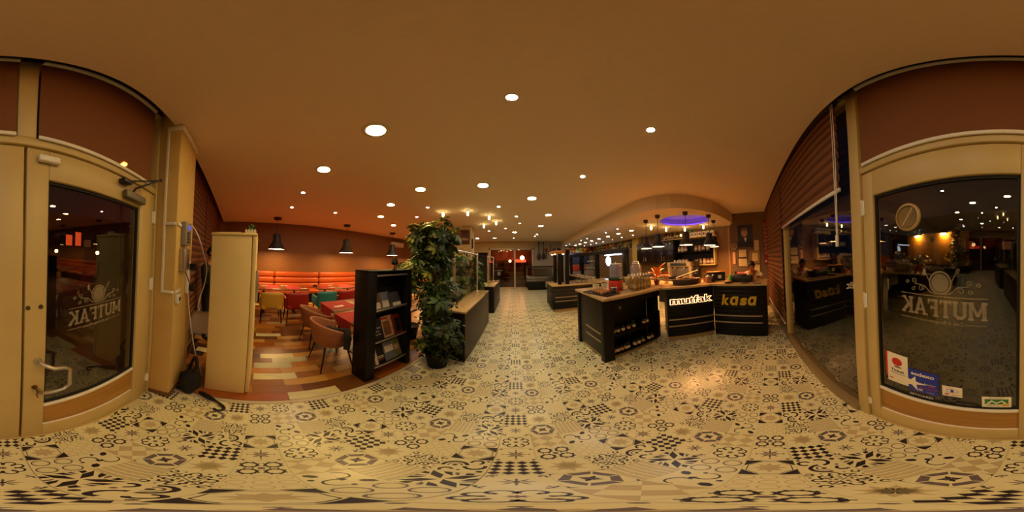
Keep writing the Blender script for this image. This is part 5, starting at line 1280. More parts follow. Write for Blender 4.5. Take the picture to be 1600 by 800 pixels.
pic('gilt framed document with double border beside the red banner', .36, .66, 1.38, 1.77, m_frg, mat('tan_mount', '#8a6b40', .6), lambda t, w, h_: (MB().box(-.0125, -.0101, -w * .6, w * .6, -h_ * .65, h_ * .65).build('document', m_cert, t), lines(4)(t, w * .8, h_ * .8)), .02)
pic('low pale document half hidden behind the cashier', .36, .62, 1.10, 1.34, m_frg, m_cert, lines(3), .015)
t = thing('round_plaque', 'round wooden plaque with a pale ring on the brown wall', 'plaque', (PX, 1.165, 1.93))
b = MB(); b.lathe([(.11, 0), (.115, .015), (.09, .022), (.001, .023)], n=28, M=Matrix.Rotation(-pi / 2, 4, 'Y')); b.build('plaque_disc', m_mg['brown'], t); b = MB(); b.lathe([(.1, .02), (.1, .026), (.082, .026), (.082, .02)], n=28, cap0=False, cap1=False, M=Matrix.Rotation(-pi / 2, 4, 'Y')); b.build('ring', m_steel, t); b = MB(); b.box(-.026, -.0235, -.045, .045, -.02, .02); b.build('name_plate', m_toe, t)
# banner with vertical letters
t = thing('vertical_banner', 'narrow red banner with stacked pale letters hanging beside the window blind', 'banner', (5.03, .17, 1.34))
b = MB(); b.bev(-.012, 0, -.062, .062, 0, 1.36, .003); b.build('banner_cloth', mat('crimson_cloth', '#7d1414', .7, var=.2), t); b = MB(); b.cyl((-.006, -.07, 1.365), (-.006, .07, 1.365), .01, n=8); b.build('banner_rod', m_frd, t)
m_bl = mat('banner_cream', '#b59a78', .7)
for k in range(8):
    z = 1.22 - k * .125
    for j_, (y0, y1, za, zb) in enumerate(((-.035, .035, -.035, -.02), (-.035, .035, .02, .035), (-.035 if k % 2 else .018, -.018 if k % 2 else .035, -.02, .02))):
        b = MB(); b.box(-.0135, -.0121, y0, y1, z + za, z + zb); b.build('letter_bar', m_bl, t)
b = MB(); b.lathe([(.04, 0), (.001, .0008)], n=16, cap0=False, cap1=False, M=Matrix.Rotation(-pi / 2, 4, 'Y')); o = b.build('emblem', m_bl, t); o.location = (-.0125, 0, .09)
# ================================================================== FAR END
t = thing('buffet_counter', 'dark boarded buffet counter with granite top past the jar counter', 'counter', (1.14, 4.92, 0))
b = MB(); b.box(.02, 1.7, .0205, 1.0, .11, .86); b.box(.08, 1.7, .08, .96, 0, .109); b.build('counter_body', m_black, t)
for k in range(7):
    z = .11 + k * .107; b = MB(); b.bev(.02, 1.7, .0, .02, z + .002, z + .105, .003, seg=1); b.build('board', m_dark if k > 2 else m_board, t); b = MB(); b.bev(.0, .0195, .0, 1.0, z + .002, z + .105, .003, seg=1); b.build('board', m_dark if k > 2 else m_board, t)
strips(t, .06, 1.65, 0, (.37, .50))
b = MB(); b.bev(.05, 1.7, .06, .0795, .002, .1085, .002); b.build('toe_kick', m_toe, t)
b = MB(); b.bev(-.04, 1.73, -.05, 1.03, .8605, .90, .004); b.build('countertop', m_granite, t)
t = thing('buffet_canopy', 'black posted serving canopy with an orange wooden beam on the buffet counter', 'canopy', (1.36, 5.2, .9))
for x, y in ((.03, -.15), (.28, -.17), (.03, .45), (.28, .45)): b = MB(); b.bev(x - .055, x + .055, y - .055, y + .055, 0, .98, .004); b.build('post', m_black, t)
m_beam = wood('orange_beam', '#b0702a', rough=.5, axis='X')
b = MB(); b.bev(-.14, .22, -.24, .56, .981, 1.09, .004); b.build('beam', m_beam, t, label='orange wooden beam'); b = MB(); b.bev(.2205, .36, -.24, .56, .981, 1.12, .004); b.build('beam', m_black, t)
for k, (x, y) in enumerate(((-.1, -.1), (.15, -.2), (-.1, .3))): b = MB(); b.lathe([(.03, .981), (.03, .972), (.001, .971)], (x, y, 0), 12, cap0=False); b.build('small_lamp', emis('canopy_lamp', (1.0, .72, .4), 25), t)
def glassware(label, x, y, z, h_, r_, group, m=None):
    return simple('drinking_glass', label, 'glass', (x, y, z), 0, [('glass_body', MB().lathe([(r_ * .7, 0), (r_, h_), (r_ * .92, h_), (r_ * .62, .01), (.001, .008)], n=14, cap1=False), m or m_bot)], group)
for k in range(6): glassware('tall glass on the buffet counter, %s from the orange beam' % ORD[k], 1.95 + .085 * k, 5.05 + .05 * (k % 2), .90, .16, .035, 'glasses on the buffet counter')
m_cer = mat('white_ceramic', '#cfc8b2', .3)
for k, (x, y, c) in enumerate(((1.45, 2.72, 'w'), (1.62, 2.70, 'w'), (1.79, 2.74, 'w'))):
    t = simple('lidded_tub', 'pale lidded tub behind the rolls tray, %s from the aisle' % ORD[k], 'tub', (x, y, Z1), 0, [('tub_body', MB().lathe([(.05, 0), (.065, .06), (.065, .065)], n=18), m_cer), ('lid', MB().lathe([(.068, .0655), (.068, .078), (.001, .08)], n=18), mat('pale_green_lid', '#8f9a6a', .4))], 'tubs behind the rolls')
for k in range(5): glassware('upside pale glass near the back edge of the jar counter, %s from the aisle' % ORD[k], 2.0 + .085 * k, 2.72 + .03 * (k % 2), Z1, .17, .034, 'glasses at the back edge', mat('cloudy_glass', '#b9b08c', .2, alpha=.6))
# dark kitchen screen along the staff side
t = thing('kitchen_screen', 'long black framed pass-through screen between bar and kitchen', 'screen', (3.2, 6.4, 0))
for y in (-2.42, -.55, 1.0, 2.6): b = MB(); b.bev(-.06, .06, y - .09, y + .09, .92, 1.88, .004); b.build('post', m_black, t)
b = MB(); b.bev(-.07, .07, -2.52, 2.7, 1.8805, 2.03, .004); b.build('top_beam', m_dark, t)
b = MB(); b.box(-.28, .28, -2.5, 2.7, .0, .879); b.build('base_cabinet', m_black, t); b = MB(); b.bev(-.32, .32, -2.53, 2.72, .88, .9195, .004); b.build('worktop', m_granite, t)
for z in (1.28, 1.58): b = MB(); b.bev(-.10, .10, -.44, .90, z, z + .02, .003); b.build('shelf', m_bot if False else m_black, t)
b = MB(); b.cyl((-.08, -2.3, 1.83), (-.08, -1.3, 1.83), .018, n=8); b.build('tube_lamp', emis('cool_tube', (.8, .85, 1.0), 6), t, label='white tube lamp under the beam')
for k in range(7):
    simple('stacked_bowl', 'small dish on the screen shelf, %s from the bar, %s board' % (ORD[k % 4], ('lower', 'upper')[k // 4]), 'dish', (3.2, 6.06 + .3 * (k % 4), (1.3005, 1.6005)[k // 4]), 0, [('dish_body', MB().lathe([(.04, 0), (.07, .05), (.065, .05), (.03, .008)], n=16, cap1=False), m_cer), ('garnish', MB().ball((0, 0, .04), (.05, .05, .025), 0, 10, 6), (m_roll, m_greenp, mat('salad_red', '#a83a1c', .5))[k % 3])], 'dishes on the screen shelves')
for k in range(6):
    simple('food_bowl', 'bowl of salad on the kitchen worktop, %s from the bar end' % ORD[k], 'bowl', (3.05, 5.9 + .32 * k, .92), 0, [('bowl_body', MB().lathe([(.06, 0), (.11, .08), (.105, .08), (.05, .01)], n=18, cap1=False), m_cer), ('salad', MB().ball((0, 0, .07), (.085, .085, .05), 0, 12, 6), (m_greenp, mat('salad_red', '#a83a1c', .5), m_roll)[k % 3])], 'salad bowls')
t = thing('round_sign', 'round white backlit sign glowing on the kitchen wall', 'sign', (XR, 8.35, 1.62))
b = MB(); b.lathe([(.3, 0), (.3, .05), (.001, .051)], n=32, M=Matrix.Rotation(-pi / 2, 4, 'Y')); b.build('lit_face', emis('white_sign', (.85, .9, 1.0), 3.5), t); b = MB(); b.lathe([(.3005, 0), (.32, 0), (.32, .055), (.3005, .055)], n=32, cap0=False, cap1=False, M=Matrix.Rotation(-pi / 2, 4, 'Y')); b.build('rim', m_steel, t)
t = thing('kitchen_wall_panel', 'bluish steel panel with an orange board on the far kitchen wall', 'panel', (4.3, YB - .02, 1.0))
b = MB(); b.bev(-.75, .75, -.03, .01, .45, 1.25, .006); b.build('steel_panel', mat('blue_steel', '#4a5370', .3, .5), t); b = MB(); b.bev(-.55, .45, -.03, .01, .0, .40, .004); b.build('orange_board', mat('orange_board', '#c43c14', .5), t); b = MB(); b.bev(-.03, .03, -.05, -.0305, .0, 1.25, .004); b.build('mullion', m_black, t)
# fruit mural: cut-out fruit prints on two boards under the dropped ceiling
m_mur = mat('mural_green', '#3d4a1c', .6, var=.6, scale=9); fr = {k: mat('fruit_' + k, c, .5, var=.15) for k, c in (('lemon', '#d8b62a'), ('orange', '#d06a1c'), ('apple', '#a3261a'), ('lime', '#7c9a2c'), ('cream', '#d8cfae'))}
def mural(label, loc, L, rz, seed):
    t = thing('fruit_mural', label, 'mural', loc, rz); r = random.Random(seed)
    b = MB(); b.bev(0, L, -.012, 0, -.24, .24, .002); b.build('board', m_mur, t)
    n = int(L / .14); lst = []
    for k in range(n):
        for q in range(2):
            x, z = (k + r.uniform(.3, .7)) * L / n, (-.11 if q else .11) + r.uniform(-.04, .04); c = r.choices(list(fr), (4, 4, 3, 2, .6))[0]
            b = MB(); rad = r.uniform(.07, .1); b.lathe([(rad, 0), (rad * .7, .002 + .0006 * q), (.001, .003 + .0006 * q)], n=16, cap0=False, cap1=False, M=Matrix.Rotation(pi / 2, 4, 'X') @ Matrix.Diagonal((1, r.uniform(.8, 1.3), 1, 1)))
            o = b.build('printed_fruit', fr[c], t); o.location = (min(L - .1, max(.1, x)), -.0125, max(-.13, min(.13, z)))
    return t
mural('fruit mural strip on the far wall above the kitchen', (3.3, YB - .002, 2.42), 2.08, 0, 3)
mural('fruit mural strip on the side wall between the corner and the yellow column', (XR - .002, YB - .02, 2.42), 4.4, -pi / 2, 5)
for k, (y, m) in enumerate(((6.25, 'cream'), (6.75, 'lime'), (7.2, 'cream'))):
    t = thing('hanging_plate', 'round %s ring hung on the mural, %s from the yellow column' % (('white', 'green rimmed', 'pale')[k], ORD[k]), 'plate', (XR - .03, y, 2.38), 0, 'rings on the mural'); b = MB(); b.tube([(0, .17 * cos(2 * pi * q / 24), .2 * sin(2 * pi * q / 24)) for q in range(24)], .014, 6, 0, True); b.build('ring', fr[m], t); b = MB(); b.ball((.012, 0, 0), (.006, .13, .16)); b.build('plate_face', fr['lemon'] if k == 1 else m_mur, t)
# sliding glass door and the hall behind it
d = MB()
for x0, x1 in ((-1.70, -1.60), (-.09, .01), (1.06, 1.16)): d.bev(x0, x1, YB - .05, YB + .05, 0, 2.55, .004)
d.bev(-1.70, 1.16, YB - .05, YB + .05, 2.45, 2.55, .004); d.bev(-1.70, 1.16, YB - .04, YB + .04, 0.0005, .05, .003)
d3 = struct(d.build('door_3', mat('door_frame_grey', '#b9a987', .4)))
for x0, x1 in ((-1.59, -.10), (.02, 1.05)): g = MB(); g.box(x0, x1, YB - .006, YB + .006, .05, 2.45); g.build('glass', m_bglass, d3)
h = MB(); h.box(-3.5, 4, YB + .1, 17, -.06, -.004); struct(h.build('floor', mat('dark_glossy_boards', '#3a2112', .18, var=.3, scale=6, stretch=(2, .15, 1))))
h = MB(); h.box(-3.5, 4, 16.9, 17, 0, 3); struct(h.build('wall_hall', mat('red_brown_hall', '#8a3a1c', .7, var=.4, scale=3))); h = MB(); h.box(-3.5, 4, YB + .1, 17, 3.0, 3.05); struct(h.build('ceiling', mat('dark_hall_ceiling', '#1a120c', .8)))
h = MB(); h.box(-3.55, -3.5, YB + .1, 17, 0, 3); h.box(4, 4.05, YB + .1, 17, 0, 3); struct(h.build('wall_hall', mat('dark_hall_wall', '#2b160d', .7)))
for k, (x, y, z, r_, l) in enumerate(((.55, 13.2, 2.02, .17, 'large glowing globe lamp seen through the right pane of the sliding door'), (-.5, 15.0, 1.78, .12, 'small glowing globe lamp deep behind the left pane of the sliding door'))):
    t = thing('globe_lamp', l, 'lamp', (x, y, z)); b = MB(); b.ball((0, 0, 0), r_, 0, 18, 10); b.build('globe', emis('globe_glow', (1.0, .5, .2), 14), t); b = MB(); b.cyl((0, 0, r_ * .9), (0, 0, 3.0 - z), .008, n=6); b.build('cord', m_blackplastic, t)
t = thing('lit_sign', 'red lit shop sign in the hall behind the sliding door', 'sign', (.45, 14.0, 1.78)); b = MB(); b.bev(-.45, .45, -.04, .04, -.12, .12, .01); b.build('lit_face', emis('red_sign', (1.0, .06, .02), 3), t); b = MB(); b.bev(-.47, .47, .041, .07, -.14, .14, .005); b.build('sign_back', m_black, t)
t = thing('hall_shelf', 'red brown shelving of goods deep in the hall behind the sliding door', 'shelf', (-.6, 16.4, 0))
for x in (-1.5, -.5, .5, 1.5): b = MB(); b.bev(x - .03, x + .03, -.2, .2, 0, 2.0, .004); b.build('upright', m_dark, t)
for z in (.1, .6, 1.1, 1.6, 1.97): b = MB(); b.bev(-1.5, 1.5, -.2, .2, z, z + .03, .003); b.build('shelf', mat('lit_shelf_wood', '#9b4a20', .5), t)
t = thing('strip_lamp', 'warm strip lamp at the ceiling of the hall', 'lamp', (-.6, 15.2, 2.9)); b = MB(); b.box(-1.2, 1.2, -.06, .06, 0, .05); b.build('tube', emis('hall_tube', (1.0, .35, .12), 45), t); b = MB(); b.bev(-1.25, 1.25, -.08, .08, .051, .0995, .005); b.build('housing', m_black, t)
t = thing('hall_kiosk', 'dark kiosk counter just behind the left pane of the sliding door', 'kiosk', (-1.35, 11.6, 0)); b = MB(); b.bev(-.4, .4, -.3, .3, 0, 1.05, .01); b.build('kiosk_body', m_black, t); b = MB(); b.bev(-.42, .42, -.32, .32, 1.051, 1.09, .005); b.build('kiosk_top', m_toe, t); b = MB(); b.bev(.1, .3, -.315, -.301, .75, 1.0, .003); b.build('notice', m_paper, t); b = MB(); b.bev(-.3, .05, -.1, .15, 1.091, 1.5, .02); b.build('screen', m_blackplastic, t)
# chilled display case
t = thing('chilled_case', 'dark chilled serving case with a glass canopy at the far wall', 'display case', (1.42, 9.78, 0))
b = MB(); b.bev(-.72, .72, -.38, .38, .06, .50, .01); b.build('case_base', m_black, t); b = MB(); b.bev(-.80, .80, -.42, .42, .501, .82, .02); b.build('steel_front', mat('dark_steel', '#6a655c', .3, .8), t)
for z in (.58, .68, .76): b = MB(); b.bev(-.78, .78, -.432, -.4205, z, z + .02, .003); b.build('trim_bar', m_steel, t)
for x in (-.74, .74): b = MB(); b.cyl((x, -.36, .821), (x, -.36, 1.34), .012, n=8); b.build('post', m_steel, t); b = MB(); b.cyl((x, .36, .821), (x, .36, 1.34), .012, n=8); b.build('post', m_steel, t)
b = MB(); b.bev(-.80, .80, -.42, .42, 1.341, 1.40, .01); b.build('canopy', m_black, t); b = MB(); b.box(-.73, .73, -.365, -.359, .83, 1.33); b.build('glass', m_bglass, t)
b = MB(); b.bev(.32, .62, -.39, -.381, .15, .42, .003); b.build('label_plate', m_toe, t)
for sx in (-.6, .6): b = MB(); b.cyl((sx, 0, 0), (sx, 0, .062), .04, n=10); b.build('foot', m_rubber, t)
# stringed instruments on the far wall
m_inst = [mat('instrument_' + n_, c, .35, var=.2) for n_, c in (('walnut', '#4a2412'), ('ebony', '#1e120c'), ('rust', '#7a3a1a'))]
def lute(label, x, z, L, w, m, flip=False):
    t = thing('stringed_instrument', label, 'instrument', (x, YB - .003, z), 0, 'instruments on the far wall')
    s_ = -1 if flip else 1
    b = MB(); b.lathe([(.001, -.5), (.55, -.42), (.9, -.2), (1.0, 0), (.85, .25), (.5, .48), (.18, .62)], n=20, M=Matrix.Diagonal((w, .035, L * .42 * s_, 1))); b2 = b; b2.v = [(p_[0], p_[1] - .045, p_[2]) for p_ in b2.v]; b2.build('sound_body', m, t)
    b = MB(); b.bev(-.022, .022, -.06, -.035, min(s_ * L * .24, s_ * L * .78), max(s_ * L * .24, s_ * L * .78), .004); b.build('neck', m_inst[1], t); b = MB(); b.bev(-.035, .035, -.07, -.03, min(s_ * L * .78, s_ * L * .92), max(s_ * L * .78, s_ * L * .92), .006); b.build('head', m_inst[1], t)
    b = MB(); b.cyl((0, -.082, s_ * .05), (0, -.0805, s_ * .05), w * .35, n=16); b.build('sound_hole', m_inst[1], t)
lute('long necked dark instrument nearest the sliding door on the far wall', 1.50, 2.0, 1.05, .14, m_inst[0]); lute('long necked brown instrument second from the sliding door', 1.80, 2.02, 1.0, .12, m_inst[1])
lute('short upside down rust instrument third from the sliding door', 1.98, 2.42, .62, .12, m_inst[2], True); lute('dark round bodied instrument fourth from the sliding door', 2.28, 2.2, .62, .15, m_inst[0]); lute('rust instrument fifth from the sliding door', 2.52, 2.42, .62, .12, m_inst[2], True); lute('dark instrument at the dropped ceiling end of the far wall', 2.85, 2.45, .55, .14, m_inst[1], True)
t = thing('framed_poster', 'small framed red brown poster at the corner of the far wall', 'poster', (2.85, YB - .003, 1.45)); b = MB(); b.bev(-.25, .25, -.03, 0, -.4, .4, .006); b.build('frame', m_frd, t); b = MB(); b.box(-.2, .2, -.032, -.0301, -.35, .35); b.build('print', mat('rust_print', '#9a5a30', .6, var=.5, scale=6), t)
# coffee poster on the column
t = thing('coffee_poster', 'brown poster reading coffee hung high on the cream column', 'poster', (-1.93, 5.748, 2.58)); b = MB(); b.bev(-.27, .27, -.02, 0, -.27, .27, .003); b.build('board', mat('poster_brown', '#4a1c14', .5, var=.3, scale=4), t); b = MB(); b.box(-.27, -.06, -.0215, -.0201, -.27, .27); b.build('print_panel', mat('poster_rust', '#7a2d1a', .5), t)
lettering('lettering', 'coffee', .15, m_cert, t, face_M((.04, -.022, -.08), (1, 0, 0), (0, 0, 1)), .0006)
t = thing('wall_bracket', 'slim dark bracket on the edge of the cream column', 'bracket', (-1.618, 5.9, 2.35)); b = MB(); b.bev(0, .05, -.03, .03, -.18, .18, .01); b.build('bracket_body', m_darkprint, t); b = MB(); b.bev(0, .012, -.045, .045, -.21, -.181, .003); b.build('wall_plate', m_frd, t)  # unlit upright standing in for an unidentified dark shape
t = thing('air_conditioner', 'cream wall mounted air conditioner high on the brown wall', 'air conditioner', (XL, 7.0, 2.46)); b = MB(); b.bev(0, .22, -.5, .5, 0, .28, .04, seg=3); b.build('unit_body', m_whiteplastic, t); b = MB(); b.bev(.19, .225, -.46, .46, .015, .05, .005); b.build('louvre', m_toe, t)

# ================================================================== FLOOR CLUTTER BY THE PILLAR
t = thing('cloth_bag', 'slumped black cloth bag with cables at the foot of the pillar', 'bag', (-1.38, -.565, 0))
bm = bmesh.new(); bmesh.ops.create_icosphere(bm, subdivisions=3, radius=1); rr = random.Random(9)
for v in bm.verts:
    c = v.co; f = 1 + .18 * sin(6 * c.x + 2 * c.y) * cos(5 * c.z + 1) + rr.uniform(-.04, .04)
    v.co = Vector((c.x * .115 * f, c.y * .10 * f, max(0, (c.z * .20 * f + .15))))
b = MB(); b.frombm(bm, 0, None, True); b.build('bag_body', m_blackcloth, t); b = MB(); b.tube(smooth([(.02, .02, .28), (.0, .06, .42), (-.06, .02, .5), (-.1, -.03, .38), (-.08, -.05, .25)]), .018, 8); b.build('strap', m_blackcloth, t)
t = thing('umbrella', 'folded black umbrella lying on the tiles with its crook handle towards the room', 'umbrella', (-1.31, -.37, .03), radians(60))
b = MB(); b.lathe([(.006, 0), (.03, .05), (.036, .18), (.024, .30), (.012, .34)], (-.10, 0, 0), 12, 0, Matrix.Diagonal((.6, .8, .8, 1)) @ Matrix.Rotation(pi / 2, 4, 'Y')); b.build('folded_canopy', m_blackcloth, t)
b = MB(); b.tube(smooth([(.08, 0, 0), (.14, .0, -.008), (.2, -.01, -.014), (.235, -.045, -.016), (.215, -.085, -.016), (.175, -.085, -.016)]), .012, 8); b.build('crook_handle', m_blackplastic, t)

# ================================================================== PEOPLE
def figure(name, label, loc, rz, J, bones, regions, hair, skin='#a9714c', shirt='#222', trousers='#17171a', parts=True):
    """J: joint -> (xyz, radius); bones: pairs; regions: joint -> material slot; one skinned surface"""
    t = thing(name, label, 'person', loc, rz)
    ids = {k: i for i, k in enumerate(J)}
    me = bpy.data.meshes.new('skeleton'); me.from_pydata([J[k][0] for k in J], [(ids[a], ids[b_]) for a, b_ in bones], [])
    o = bpy.data.objects.new('body', me); COL.objects.link(o)
    sk = o.modifiers.new('skin', 'SKIN'); sk.use_smooth_shade = True
    for k, i in ids.items():
        sv = me.skin_vertices[0].data[i]; R = J[k][1]; sv.radius = R if isinstance(R, tuple) else (R, R); sv.use_root = (k == 'pelvis')
    su = o.modifiers.new('sub', 'SUBSURF'); su.levels = 2; su.render_levels = 2
    bpy.context.view_layer.update()
    m2 = bpy.data.meshes.new_from_object(o.evaluated_get(bpy.context.evaluated_depsgraph_get()))
    bpy.data.objects.remove(o); bpy.data.meshes.remove(me)
    ms = [mat('skin_' + skin[1:], skin, .55, var=.05), mat('shirt_' + name + skin[1:] + shirt[1:], shirt, .85, var=.1), mat('trousers_' + trousers[1:], trousers, .85, var=.1), m_rubber]
    for m in ms: m2.materials.append(m)
    jl = [(Vector(J[k][0]), regions.get(k, 1)) for k in J]
    for p_ in m2.polygons:
        c = p_.center; best = min(((c - a).length_squared, g) for a, g in jl); p_.material_index = best[1]; p_.use_smooth = True
    body = bpy.data.objects.new('body', m2); COL.objects.link(body); body.parent = t
    return t, ms
def add_head(t, c, fwd_tilt, turn, hair_m, ms, s=1.0):
    M = Matrix.Translation(c) @ Matrix.Rotation(turn, 4, 'Z') @ Matrix.Rotation(-fwd_tilt, 4, 'X')
    # features set on the head surface: y forward
    for x in (-.032, .032): b = MB(); b.ball(M @ Vector((x, .083, .012)), (.011, .008, .008), 0, 8, 6); b.build('eye', m_darkprint, t)
    b = MB(); b.ball(M @ Vector((0, .098, -.018)), (.014, .018, .024), 0, 10, 6); b.build('nose', ms[0], t)
    for x in (-.077, .077): b = MB(); b.ball(M @ Vector((x, 0, 0)), (.012, .02, .032), 0, 8, 6); b.build('ear', ms[0], t)
    b = MB(); b.ball(M @ Vector((0, .088, -.058)), (.024, .008, .006), 0, 10, 5); b.build('mouth', mat('lips', '#7d3f34', .6), t)
    bm = bmesh.new(); bmesh.ops.create_icosphere(bm, subdivisions=3, radius=1)
    for v in bm.verts:
        q = v.co; x, y, z = q.x * .086, q.y * .104 - .006, q.z * .122 + .012
        if y > .035 and z < .07: y = .03; z = max(z, -.0) if y > .02 else z
        if z < -.05: z = -.05 - (z + .05) * .2
        v.co = M @ Vector((x, y, z))
    b = MB(); b.frombm(bm, 0, None, True); b.build('hair', hair_m, t)
def hand(t, M, m, s=1.0, curl=.5):
    """palm with four unequal fingers and a thumb, skinned as one piece"""
    V = [(0, 0, 0), (0, .045, 0)]; R = [.022, .026]; E_ = [(0, 1)]
    for i, (x, L) in enumerate(((-.027, .066), (-.009, .075), (.009, .070), (.026, .055))):
        n = len(V); V += [(x, .085, 0), (x * 1.1, .085 + L * .45, -L * .2 * curl), (x * 1.1, .085 + L * .75, -L * .65 * curl)]; R += [.0095, .0085, .007]; E_ += [(1, n), (n, n + 1), (n + 1, n + 2)]
    n = len(V); V += [(-.035, .03, -.005), (-.055, .06, -.015), (-.06, .085, -.02)]; R += [.012, .010, .008]; E_ += [(0, n), (n, n + 1), (n + 1, n + 2)]
    me = bpy.data.meshes.new('h'); me.from_pydata([M @ (Vector(v) * s) for v in V], [], []) if False else me.from_pydata([tuple(M @ (Vector(v) * s)) for v in V], E_, [])
    o = bpy.data.objects.new('hand', me); COL.objects.link(o); sk = o.modifiers.new('skin', 'SKIN'); sk.use_smooth_shade = True
    for i, r_ in enumerate(R): sv = me.skin_vertices[0].data[i]; sv.radius = (r_ * s, r_ * s * .8); sv.use_root = i == 0
    su = o.modifiers.new('sub', 'SUBSURF'); su.levels = 1; su.render_levels = 1
    bpy.context.view_layer.update(); m2 = bpy.data.meshes.new_from_object(o.evaluated_get(bpy.context.evaluated_depsgraph_get())); bpy.data.objects.remove(o)
    m2.materials.append(m)
    h_ = bpy.data.objects.new('hand', m2); COL.objects.link(h_); h_.parent = t
HB = [('pelvis', 'waist'), ('waist', 'chest'), ('chest', 'neck'), ('neck', 'jaw'), ('jaw', 'head'), ('head', 'crown')]
def limbs(): return [(a + s_, b_ + s_) if a not in ('chest', 'pelvis') else (a, b_ + s_) for s_ in 'LR' for a, b_ in (('chest', 'shoulder'), ('shoulder', 'elbow'), ('elbow', 'wrist'), ('pelvis', 'hip'), ('hip', 'knee'), ('knee', 'ankle'), ('ankle', 'toe'))]
REG = {'neck': 0, 'jaw': 0, 'head': 0, 'crown': 0, 'wristL': 0, 'wristR': 0, 'hipL': 2, 'hipR': 2, 'kneeL': 2, 'kneeR': 2, 'ankleL': 2, 'ankleR': 2, 'toeL': 3, 'toeR': 3, 'pelvis': 2}
m_hair = mat('dark_hair', '#120c08', .6, var=.3, scale=40, bump=.2)
# visitor standing behind the cabinet, looking at a phone
J = {'pelvis': ((0, 0, .94), (.15, .11)), 'waist': ((0, .0, 1.10), (.14, .10)), 'chest': ((0, -.01, 1.34), (.17, .12)), 'neck': ((0, .01, 1.50), .055), 'jaw': ((0, .04, 1.575), .062), 'head': ((0, .045, 1.655), (.08, .095)), 'crown': ((0, .035, 1.725), .06)}
for s_, q in (('L', -1), ('R', 1)):
    J['shoulder' + s_] = ((q * .19, -.01, 1.42), .062); J['elbow' + s_] = ((q * .24, .03, 1.14), .045); J['wrist' + s_] = ((q * .08, .27, 1.22), .028)
    J['hip' + s_] = ((q * .095, 0, .88), .092); J['knee' + s_] = ((q * .10, .02, .49), .06); J['ankle' + s_] = ((q * .10, -.01, .09), .042); J['toe' + s_] = ((q * .11, .15, .035), (.04, .032))
t, ms = figure('person', 'person in dark clothes standing behind the white cabinet looking at a phone', (-2.75, -.86, 0), -.15, J, HB + limbs(), REG, None, '#a9714c', '#17181c', '#15151a')
add_head(t, Vector((0, .045, 1.655)), .35, 0, m_hair, ms)
hand(t, Matrix.Translation((.085, .275, 1.225)) @ Matrix.Rotation(.6, 4, 'Z') @ Matrix.Rotation(.2, 4, 'X'), ms[0]); hand(t, Matrix.Translation((-.085, .275, 1.225)) @ Matrix.Rotation(-.6, 4, 'Z') @ Matrix.Rotation(.2, 4, 'X') @ Matrix.Diagonal((-1, 1, 1, 1)), ms[0])
w_ = t.matrix_basis.copy() if False else Matrix.Translation((-2.75, -.86, 0)) @ Matrix.Rotation(-.15, 4, 'Z')
ph = thing('phone', 'phone held by the person behind the white cabinet', 'phone', w_ @ Vector((0, .37, 1.27)), -.15); b = MB(); b.bev(-.037, .037, -.005, .005, -.07, .07, .004); b.build('phone_body', m_blackplastic, ph); b = MB(); b.box(-.033, .033, -.0062, -.0051, -.062, .062); b.build('screen', emis('phone_screen', (.5, .6, .8), .6), ph)
# cashier leaning over the cash counter
J = {'pelvis': ((0, -.18, .80), (.15, .12)), 'waist': ((0, -.15, .95), (.14, .11)), 'chest': ((0, -.02, 1.14), (.17, .12)), 'neck': ((0, .08, 1.26), .05), 'jaw': ((0, .14, 1.305), .058), 'head': ((0, .165, 1.375), (.078, .092)), 'crown': ((0, .16, 1.44), .058)}
for s_, q in (('L', -1), ('R', 1)):
    J['shoulder' + s_] = ((q * .18, .0, 1.19), .06); J['elbow' + s_] = ((q * .25, .14, 1.145), .042); J['wrist' + s_] = ((q * .10, .33, 1.14), .027)
    J['hip' + s_] = ((q * .1, -.15, .74), .09); J['knee' + s_] = ((q * .13, .16, .60), .062); J['ankle' + s_] = ((q * .13, .12, .16), .04); J['toe' + s_] = ((q * .13, .26, .10), (.04, .032))
t, ms = figure('person', 'cashier in a light yellow shirt leaning over the cash counter', (3.85, .47, 0), pi / 2, J, HB + limbs(), REG, None, '#b5703f', '#efe0b0', '#1c1a1c')
add_head(t, Vector((0, .165, 1.375)), .5, .5, m_hair, ms)
hand(t, Matrix.Translation((.09, .345, 1.135)) @ Matrix.Rotation(.4, 4, 'Z'), ms[0]); hand(t, Matrix.Translation((-.09, .345, 1.135)) @ Matrix.Rotation(-.4, 4, 'Z') @ Matrix.Diagonal((-1, 1, 1, 1)), ms[0])
t = thing('bar_stool', 'dark bar stool under the cashier behind the cash counter', 'stool', (4.02, .47, 0)); b = MB(); b.lathe([(.17, .62), (.18, .64), (.17, .67), (.001, .675)], n=20); b.build('seat', m_blackcloth, t); b = MB(); b.cyl((0, 0, .02), (0, 0, .62), .03, n=12); b.build('post', m_steel, t); b = MB(); b.lathe([(.2, 0), (.2, .015), (.04, .03)], n=24); b.build('base', m_steel, t)

# ================================================================== OUTSIDE, AT NIGHT
g = MB(); g.box(-40, 40, -40, .12, -.12, -.03)
struct(eobj(g.build('ground', mat('dark_paving', '#0e0c0b', .6, var=.3, scale=3))))
t = thing('terrace_wall', 'ochre terrace wall lit by two small lamps beyond the sticker door', 'wall', (4.95, -7.85, 0), radians(-10)); t.scale = (.95, 1, .91)
b = MB(); b.box(-2.3, 2.3, 0, .3, .9, 2.75); b.build('ochre_panel', mat('ochre_render', '#a8742c', .8, var=.1, scale=3), t); b = MB(); b.box(-2.4, 2.4, -.05, .3, .55, .898); b.build('dark_band', m_black, t); b = MB(); b.box(-2.4, 2.4, -.1, .3, 2.752, 2.85); b.build('coping', m_dark, t); b = MB(); b.box(-2.3, 2.3, 0, .3, -.03, .548); b.build('plinth', m_dark, t)
lettering('lettering', 'cafe', .24, m_toe, t, face_M((.4, .31, .72), (-1, 0, 0), (0, 0, 1)), .004)
